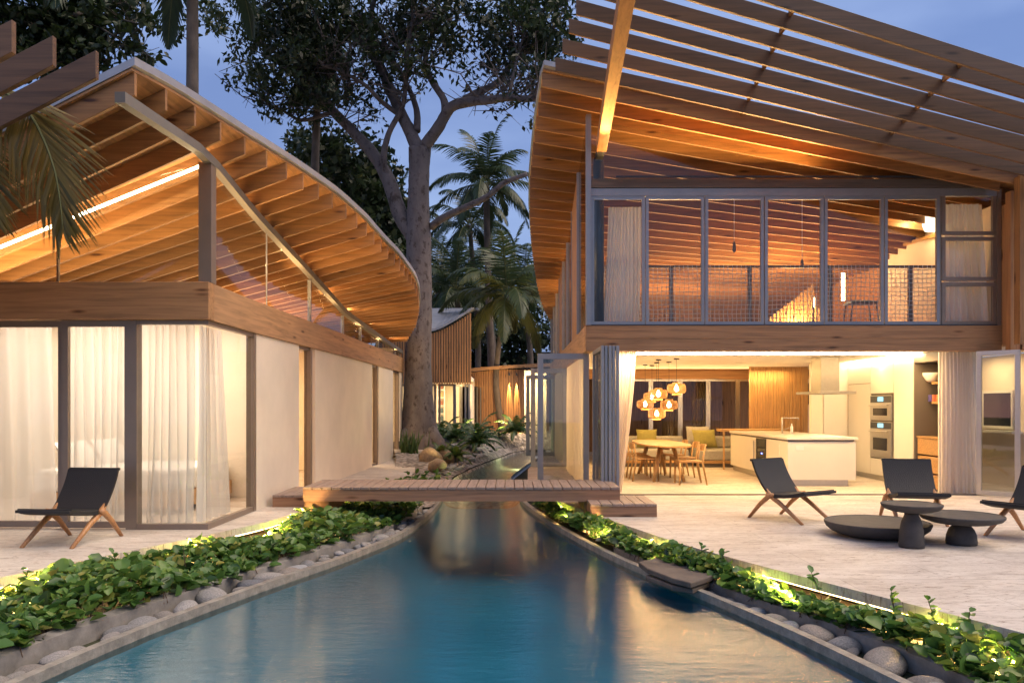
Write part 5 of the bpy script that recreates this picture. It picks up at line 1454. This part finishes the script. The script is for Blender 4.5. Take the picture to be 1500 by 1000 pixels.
# palm beside the left terrace, its frond hanging before the bedroom gable
t = thing('coconut_palm', (-6.9, 7.32, 0), 'near palm left of the picture, one long frond hanging before the left gable', 'palm tree', None)
m = MB(); limb(m, [(-8.2, 6.4, 0), (-7.9, 6.7, 2.5), (-6.5, 7.28, 4.9)], .17, .11, 8, 12, .05); m.build('trunk', M['bark_palm'], t, smooth=True)
random.seed(5)
def hung_frond(path, nleaf, ll, w, tone):
    q = spline([P(a, b, 7.32) for a, b in path], 6); n = len(q) - 1
    c = []; a = []; nr = []; ln = []
    for k in range(nleaf):
        tt = k / (nleaf - 1); f = tt * n; i = min(int(f), n - 1); p = q[i].lerp(q[i + 1], f - i); dd = (q[i + 1] - q[i]).normalized()
        for s in (-1, 1):
            sd = Vector((1, .35, 0)) * s
            ax = (sd * (1.0 - .55 * tt) * (.95 if s > 0 else .8) + dd * (.45 + .7 * tt) + Vector((0, random.uniform(-.15, .2), -.12 - .25 * random.random() - (.45 if s < 0 else 0)))).normalized()
            c.append(tuple(p)); a.append(tuple(ax)); nr.append((0, -1, .4)); ln.append(ll * (math.sin(PI * (.22 + .72 * tt)) ** .7) * random.uniform(.85, 1.1))
    o = leaf_object('frond', np.array(c), np.array(a), np.array(nr), np.array(ln), np.full(len(ln), w), np.clip(tone + rng.normal(0, .2, len(ln)), 0, 1), M['frond_lit'], t, shape=2)
    MB().tube(q, [.016 * (1 - i / (n + 2)) + .004 for i in range(n + 1)], 6, False).build('rachis', M['frond_rib'], o)
hung_frond([(-180, 130), (-60, 118), (10, 138), (42, 166), (64, 205), (80, 250), (88, 295), (92, 335)], 66, .8, .022, .62)
hung_frond([(-200, 150), (-120, 150), (-60, 190), (-20, 250), (-4, 320)], 50, .66, .022, .5)
random.seed(77)

# ================================================================== planting beds
def bed(name, fx0, fx1, y0, y1, dens, zbase, hgt, size, label, lumps):
    pts = []; 
    while len(pts) < dens:
        y = y0 + (y1 - y0) * random.random() ** 1.25
        a, b = fx0(y), fx1(y)
        x = a + (b - a) * random.random()
        hh = hgt * (.55 + .45 * math.sin(x * 2.3 + y * 1.9 + lumps) * math.sin(y * 1.1 - x)) * random.random() ** .55
        edge = min(1, min(x - a, b - x) / .16 + .45)
        pts.append((x, y, zbase + hh * edge + .02))
    c = np.array(pts); n = len(c)
    ax = unit(n); ax[:, 2] = np.abs(ax[:, 2]) * .35 + rng.uniform(-.15, .2, n); nr = unit(n) * .55; nr[:, 2] = 1
    ln = size * rng.uniform(.55, 1.25, n)
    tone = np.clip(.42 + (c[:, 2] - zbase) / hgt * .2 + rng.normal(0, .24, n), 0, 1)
    ln = ln * np.where(rng.random(n) < .3, .6, 1)
    o = leaf_object(name, c, ax, nr, ln, ln * rng.uniform(.75, 1, n), tone, M['leaf_bed'], None, 1)
    tag(o, label, 'ground cover', None, 'stuff')
    m = MB()
    for _ in range(dens // 9):
        p = Vector(random.choice(pts)); m.tube([(p.x + random.uniform(-.05, .05), p.y + random.uniform(-.05, .05), zbase), p], .0035, 4, False)
    so = m.build('stems', M['vine_stem'], o); return o
M['vine_stem'] = plain('vine_stem', (.09, .05, .03), .8)
bed('ground_cover', lambda y: tl(y) + .13, lambda y: pl(y) - lw(y) - .0, 3.8, 13.2, 7800, SOIL_Z + .05, .27, .115, 'lush round-leaved creeping plants filling the left bed between terrace edge and pebble channel', 0)
bed('ground_cover', lambda y: pr(y) + rw(y) - .02, lambda y: tr_(y) - .06, 3.8, 13.2, 4600, SOIL_Z + .05, .27, .105, 'round-leaved creeping plants filling the narrow right bed beside the lounge terrace', 2)
# sprigs that stand proud of the beds
for px, py, z0 in ((1458, 905, -.1), (1425, 893, -.1), (1310, 880, -.1), (1210, 850, -.12), (1065, 800, -.12), (1055, 812, -.12), (270, 805, -.1), (30, 845, -.1), (172, 812, -.1)):
    Y = (EYE - z0) * FPX / (py + 26 - HOR); x = min(max(X(px, Y), tl(Y) + .1), tr_(Y) - .1)
    s_ = thing('sprig', (x, Y, SOIL_Z), 'leafy runner standing above the creeping plants by the terrace edge', 'plant', 'runners above the planting beds')
    tip = Vector((x + random.uniform(-.08, .08), Y, .06 + random.uniform(0, .07)))
    MB().tube([(x, Y, SOIL_Z), (x + .01, Y, -.1), tip], [.006, .005, .003], 5).build('stem', M['vine_stem'], s_)
    c = np.array([tuple(Vector((x, Y, -.12)).lerp(tip, .3 + .7 * i / 6)) for i in range(7)]); a_ = unit(7); a_[:, 2] = np.abs(a_[:, 2]) * .5 + .1
    n_ = unit(7) * .4; n_[:, 2] = 1
    leaf_object('foliage', c, a_, n_, rng.uniform(.05, .085, 7), rng.uniform(.04, .065, 7), rng.uniform(.3, .7, 7), M['leaf_bed'], s_, 1)

# ferns, cycads and grasses on the gravel bank
def cycad(px, py, Y, length, n, label, tone=.45, name='cycad', mat_='fern', droop=.7, el0=70, el1=8):
    q = P(px, py, Y); z = gz(q.x, Y)
    c = thing(name, (q.x, Y, z - .02), label, 'fern' if name == 'fern' else 'plant', 'ferns and cycads on the gravel bank')
    MB().lathe([(.07, -.05), (.09, .05), (.05, .12)], (q.x, Y, z), 10).build('stem', M['bark_palm'], c)
    for k in range(n):
        az = 2 * PI * (k * .381966 % 1); el = R(el0 + (el1 - el0) * (k / n))
        d = (math.cos(az) * math.cos(el), math.sin(az) * math.cos(el), math.sin(el))
        add_frond(c, (q.x, Y, z + .08), d, length * random.uniform(.8, 1.1), droop, 26, length * .2, .032, M[mat_], tone, M['frond_rib'])
cycad(648, 668, 21.2, .7, 16, 'bright green fern clump between the tan boulders', .6, 'fern')
cycad(668, 676, 21.0, .6, 14, 'yellow-green fern clump right of the boulders', .75, 'fern')
cycad(700, 654, 24.5, .95, 18, 'dark spreading cycad in the middle of the gravel bank', .25)
cycad(698, 636, 28, 1.1, 16, 'dark cycad furthest back on the gravel bank', .2)
cycad(668, 647, 26, 1.0, 16, 'dark cycad in front of the glazed rear house', .25)
cycad(755, 632, 29.5, 1.1, 18, 'dark cycad below the curved timber building, right of the palm trunks', .2)
cycad(648, 640, 27, .9, 14, 'small dark cycad right beside the big trunk', .2)
q = P(600, 668, 22.6)
gr = thing('grass_tuft', (q.x, 22.6, gz(q.x, 22.6)), 'upright tuft of stiff grass at the left foot of the big trunk', 'plant')
n = 70; c = np.tile(np.array([[q.x, 22.6, gz(q.x, 22.6) - .02]]), (n, 1)) + rng.normal(0, .14, (n, 3)) * np.array([1, 1, 0]); a_ = unit(n) * .35; a_[:, 2] = 1
leaf_object('blades', c, a_, unit(n) + np.array([0, -1, 0]), rng.uniform(.35, .75, n), np.full(n, .035), rng.uniform(.2, .7, n), M['fern'], gr, 2)
y0_ = 15.4; q = P(612, 698, y0_)
lf = thing('leafy_shrub', (q.x + .12, y0_, SOIL_Z), 'small bright green shrub just behind the footbridge at its left half', 'plant')
n = 110; c = rng.normal(0, .14, (n, 3)) * np.array([1.7, 1, .7]) + np.array([q.x + .12, y0_, .02]); a_ = unit(n); nn_ = unit(n) * .5; nn_[:, 2] = 1
leaf_object('foliage', c, a_, nn_, rng.uniform(.09, .17, n), rng.uniform(.06, .1, n), rng.uniform(.3, .8, n), M['leaf_bed'], lf, 1)
MB().tube([(q.x + .12, y0_, SOIL_Z), (q.x + .12, y0_, .05)], .012, 5).build('stem', M['vine_stem'], lf)

# ================================================================== buildings behind
Yb = 30.0
B = thing('slatted_house', (X(640, Yb), Yb, .3), 'rear house clad in upright timber slats over lit glazing, behind the big trunk', 'house')
xa, xc = X(560, Yb), X(689, Yb)
def btop(x):
    px = 750 + x / Yb * FPX
    t = (px - 632) / 58
    return Z(486, Yb) + max(0, t) ** 1.35 * (Z(455, Yb) - Z(486, Yb)) if t > 0 else Z(486, Yb) - .3 * t * 0
m = MB(); x = xa; k = 0
zb = Z(562, Yb)
while x < xc: m.box(x, x + .062, Yb, Yb + .05, zb + random.uniform(-.02, .02), btop(x) - .05); x += .098
m.build('slat_screen', M['slat'], B)
bkx = [xc - .02 - (xc - .02 - X(632, Yb)) * i / 8 for i in range(9)]
MB().slab([(xa, Yb + .08, zb + .05), (xc - .02, Yb + .08, zb + .05)] + [(x, Yb + .08, btop(x) - .02) for x in bkx] + [(xa, Yb + .08, btop(xa) - .02)], (0, .08, 0)).build('wall', M['darkbeam'], B)
rp = []; K = 10
m = MB()
for j, (yy_, dz, xl) in enumerate(((Yb - .15, 0, xa), (Yb + 6, .55, xa))):
    for i in range(K + 1):
        x = X(600, Yb) + (xc + .05 - X(600, Yb)) * i / K
        m.v += [(x, yy_, 5.92 if j else btop(x)), (x, yy_, 6.0 if j else btop(x) + .09)]
W = 2 * (K + 1)
for i in range(K):
    a = 2 * i; m.f += [(a, a + 2, a + 3, a + 1), (a + 1, a + 3, a + W + 3, a + W + 1), (a, a + W, a + W + 2, a + 2)]
m.f += [(2 * K, 2 * K + W, 2 * K + W + 1, 2 * K + 1)]
m.build('roof', M['zinc'], B)
g0 = Z(633, Yb)
for a, c in ((560, 598), (602, 638), (641.5, 666)):
    framed(B, X(a, Yb), X(c, Yb), Yb + .2, g0, zb, .08, .06, 'alu_brown', 'window')
leaf(B, (X(667.5, Yb), Yb + .15), (X(677, Yb + 1.4), Yb + 1.4), g0, zb, .08)
leaf(B, (X(680, Yb), Yb + .25), (X(688, Yb), Yb + .25), g0, zb, .06, gmat='glass_side')
MB().box(xa, xc, Yb + 3.2, Yb + 3.3, g0, zb + .3).build('wall', M['plaster'], B)
MB().box(xa, xc, Yb + .1, Yb + 3.3, zb + .16, zb + .3).build('ceiling', M['ceil'], B)
MB().box(xa, xc, Yb + .1, Yb + 3.3, g0 - .3, g0 - .01).build('floor', M['plaster'], B)
MB().box(xc - .1, xc, Yb + .3, Yb + 3.2, g0, zb).build('wall', M['plaster'], B)
lamp('rear_house_light', 'AREA', (X(640, Yb), Yb + 1.6, zb + .12), 28, (1, .72, .36), 2.4, 1.2, (0, 0, -1))
bs_ = thing('bookcase', (X(647, Yb + 2.6), Yb + 2.7, g0), 'white bookcase full of books behind the glass of the rear slatted house', 'bookcase')
x0, x1 = X(641, Yb + 2.8), X(652, Yb + 2.8)
f = MB().box(x0, x0 + .03, Yb + 2.6, Yb + 2.9, g0, zb).box(x1 - .03, x1, Yb + 2.6, Yb + 2.9, g0, zb)
for i in range(6): f.box(x0 + .031, x1 - .031, Yb + 2.6, Yb + 2.9, g0 + .02 + i * .33, g0 + .05 + i * .33)
f.build('frame', M['white_paint'], bs_)
for i in range(6):
    x = x0 + .04; m = MB()
    while x < x1 - .1:
        w = random.uniform(.02, .05); m.box(x, x + w, Yb + 2.64, Yb + 2.84, g0 + .052 + i * .33, g0 + .05 + i * .33 + random.uniform(.16, .26)); x += w + .003
    m.build('books', plain('book_spines', random.choice(((.3, .12, .08), (.1, .14, .16), (.4, .3, .15))), .7), bs_)
# curved timber building
Yc = 33.0
Cb = thing('curved_pavilion', (X(740, Yc), Yc, .3), 'low curved pavilion of upright timber boards with two wall lights, below the palms', 'pavilion')
def cyl_pts(n, a0, a1, cx, cy0, r): return [(cx + r * math.cos(a0 + (a1 - a0) * i / n), cy0 + r * math.sin(a0 + (a1 - a0) * i / n)) for i in range(n + 1)]
cx_, cyc, rr = X(738, Yc + 3), Yc + 3.0, 3.0
pp = cyl_pts(60, R(188), R(310), cx_, cyc, rr)
m = MB()
zg, zr = .35, Z(541, Yc)
for i, (x, y) in enumerate(pp):
    a = math.atan2(y - cyc, x - cx_); mt = Matrix.Translation((x, y, 0)) @ Matrix.Rotation(a, 4, 'Z')
    b = MB().box(-.05, .0, -.045, .045, zg, zr - .25 * abs(math.cos(a)) * (1 if x < cx_ else 0)); m.add([tuple(mt @ Vector(p)) for p in b.v], b.f)
m.build('board_wall', M['slat'], Cb)
m = MB(); q = cyl_pts(40, R(180), R(330), cx_, cyc, rr + .25); n = len(q)
rz_ = [zr - .22 + .42 * min(1, max(0, (x - cx_ + rr) / (2 * rr))) for x, y in q]
m.v = [(x, y, z_ + .02) for (x, y), z_ in zip(q, rz_)] + [(x, y, z_ + .16) for (x, y), z_ in zip(q, rz_)] + [(cx_, cyc + 2, zr + .3), (cx_, cyc + 2, zr + .42)]
for i in range(n - 1): m.f += [(i, i + 1, n + i + 1, n + i), (n + i, n + i + 1, 2 * n + 1), (i + 1, i, 2 * n)]
m.build('roof', M['beam_x'], Cb)
MB().box(X(693, Yc), X(722, Yc), Yc + .2, Yc + .26, .3, Z(566, Yc)).build('gate', M['darkbeam'], Cb)
m = MB(); x = X(693, Yc)
while x < X(722, Yc): m.box(x, x + .06, Yc + .12, Yc + .16, .35, Z(567, Yc)); x += .14
m.build('gate_slats', M['taupe'], Cb)
MB().box(X(672, 33), X(696, 33), 33.2, 33.3, .3, Z(566, 33)).build('wall', M['taupe'], Cb)
MB().box(X(768, Yc - 1), X(800, Yc - 1), Yc - 1.2, Yc - 1.1, .3, zr - .1).build('wall', M['plaster'], Cb)
for px in (746, 757):
    x = X(px, Yc - .4); y = cyc - math.sqrt(max(.1, (rr) ** 2 - (x - cx_) ** 2)) - .1
    MB().box(x - .03, x + .03, y - .05, y + .02, Z(550, Yc), Z(546, Yc)).build('wall_light', M['steel_dark'], Cb)
    lamp('pavilion_light', 'SPOT', (x, y + .045, Z(551.5, Yc)), 600, (1, .62, .22), .012, None, (0, .04, -1), 16)
lamp('pavilion_wash', 'AREA', (X(785, Yc - 2), Yc - 2.0, 2.4), 25, (1, .66, .3), .6, .6, (0, .6, -.5))
# garden wall and hedge that close the view
gw = thing('garden_wall', (0, 62, SOIL_Z), 'long dark garden wall far behind the palms', 'wall')
MB().box(-30, 30, 62, 62.3, SOIL_Z, 5.8).build('masonry', M['taupe'], gw)
bush_tree('hedge_tree', [(600, 500, 60, 60, 1), (660, 470, 60, 55, 1), (720, 480, 60, 60, 1), (780, 470, 50, 60, 1), (690, 540, 80, 50, 1), (840, 480, 60, 60, .5)], 60, 3, 20, 26, 1.1, .5, M['leaf_dark'], 'dark mass of leaves behind the palms, closing the gap between the houses', (700, 500, .3))
gh = thing('garden_wall', (6, 25.9, SOIL_Z), 'added garden screen seen through the rear windows of the dining room', 'wall')
MB().box(1.6, 12, 25.9, 26.1, SOIL_Z, 2.5).build('masonry', M['slat'], gh)  # added behind the glass; its brown stands in for warm reflections
# warm uplights on the gravel bank and in the stream
for px, py, Y, e in ((640, 690, 19.6, 6), (700, 640, 26.0, 16), (731, 632, 29.5, 30)):
    q = P(px, py, Y)
    u_ = MB().lathe([(.05, 0), (.055, .08), (.04, .085)], (q.x, Y, gz(q.x, Y)), 12).build('ground_spotlight', M['steel_dark']); tag(u_, {640: 'small dark ground spotlight by the boulders', 700: 'small dark ground spotlight among the dark cycads', 731: 'small dark ground spotlight by the palm trunks near the pavilion'}[px], 'spotlight')
    lamp('ground_light', 'SPOT', (q.x, Y, gz(q.x, Y) + .12), e * 4, (1, .68, .3), .03, None, (0, .6 if px == 640 else .3, 1), 110)
for y in (18.6, 25.5): lamp('stream_light', 'POINT', ((pl(y) + pr(y)) / 2, y, -.42), 9, (1, .88, .36), .06)
# warm spill along the beds from the terrace-edge strips
for y in (5.6, 7.2, 8.8, 10.4, 12.0):
    lamp('bed_light', 'AREA', (tl(y) + .06, y, -.10), 30, (1, .62, .22), 1.4, .02, (1, 0, -.15))
    lamp('bed_light', 'AREA', (tr_(y) - .06, y, -.10), 24, (1, .62, .22), 1.4, .02, (-1, 0, -.15))
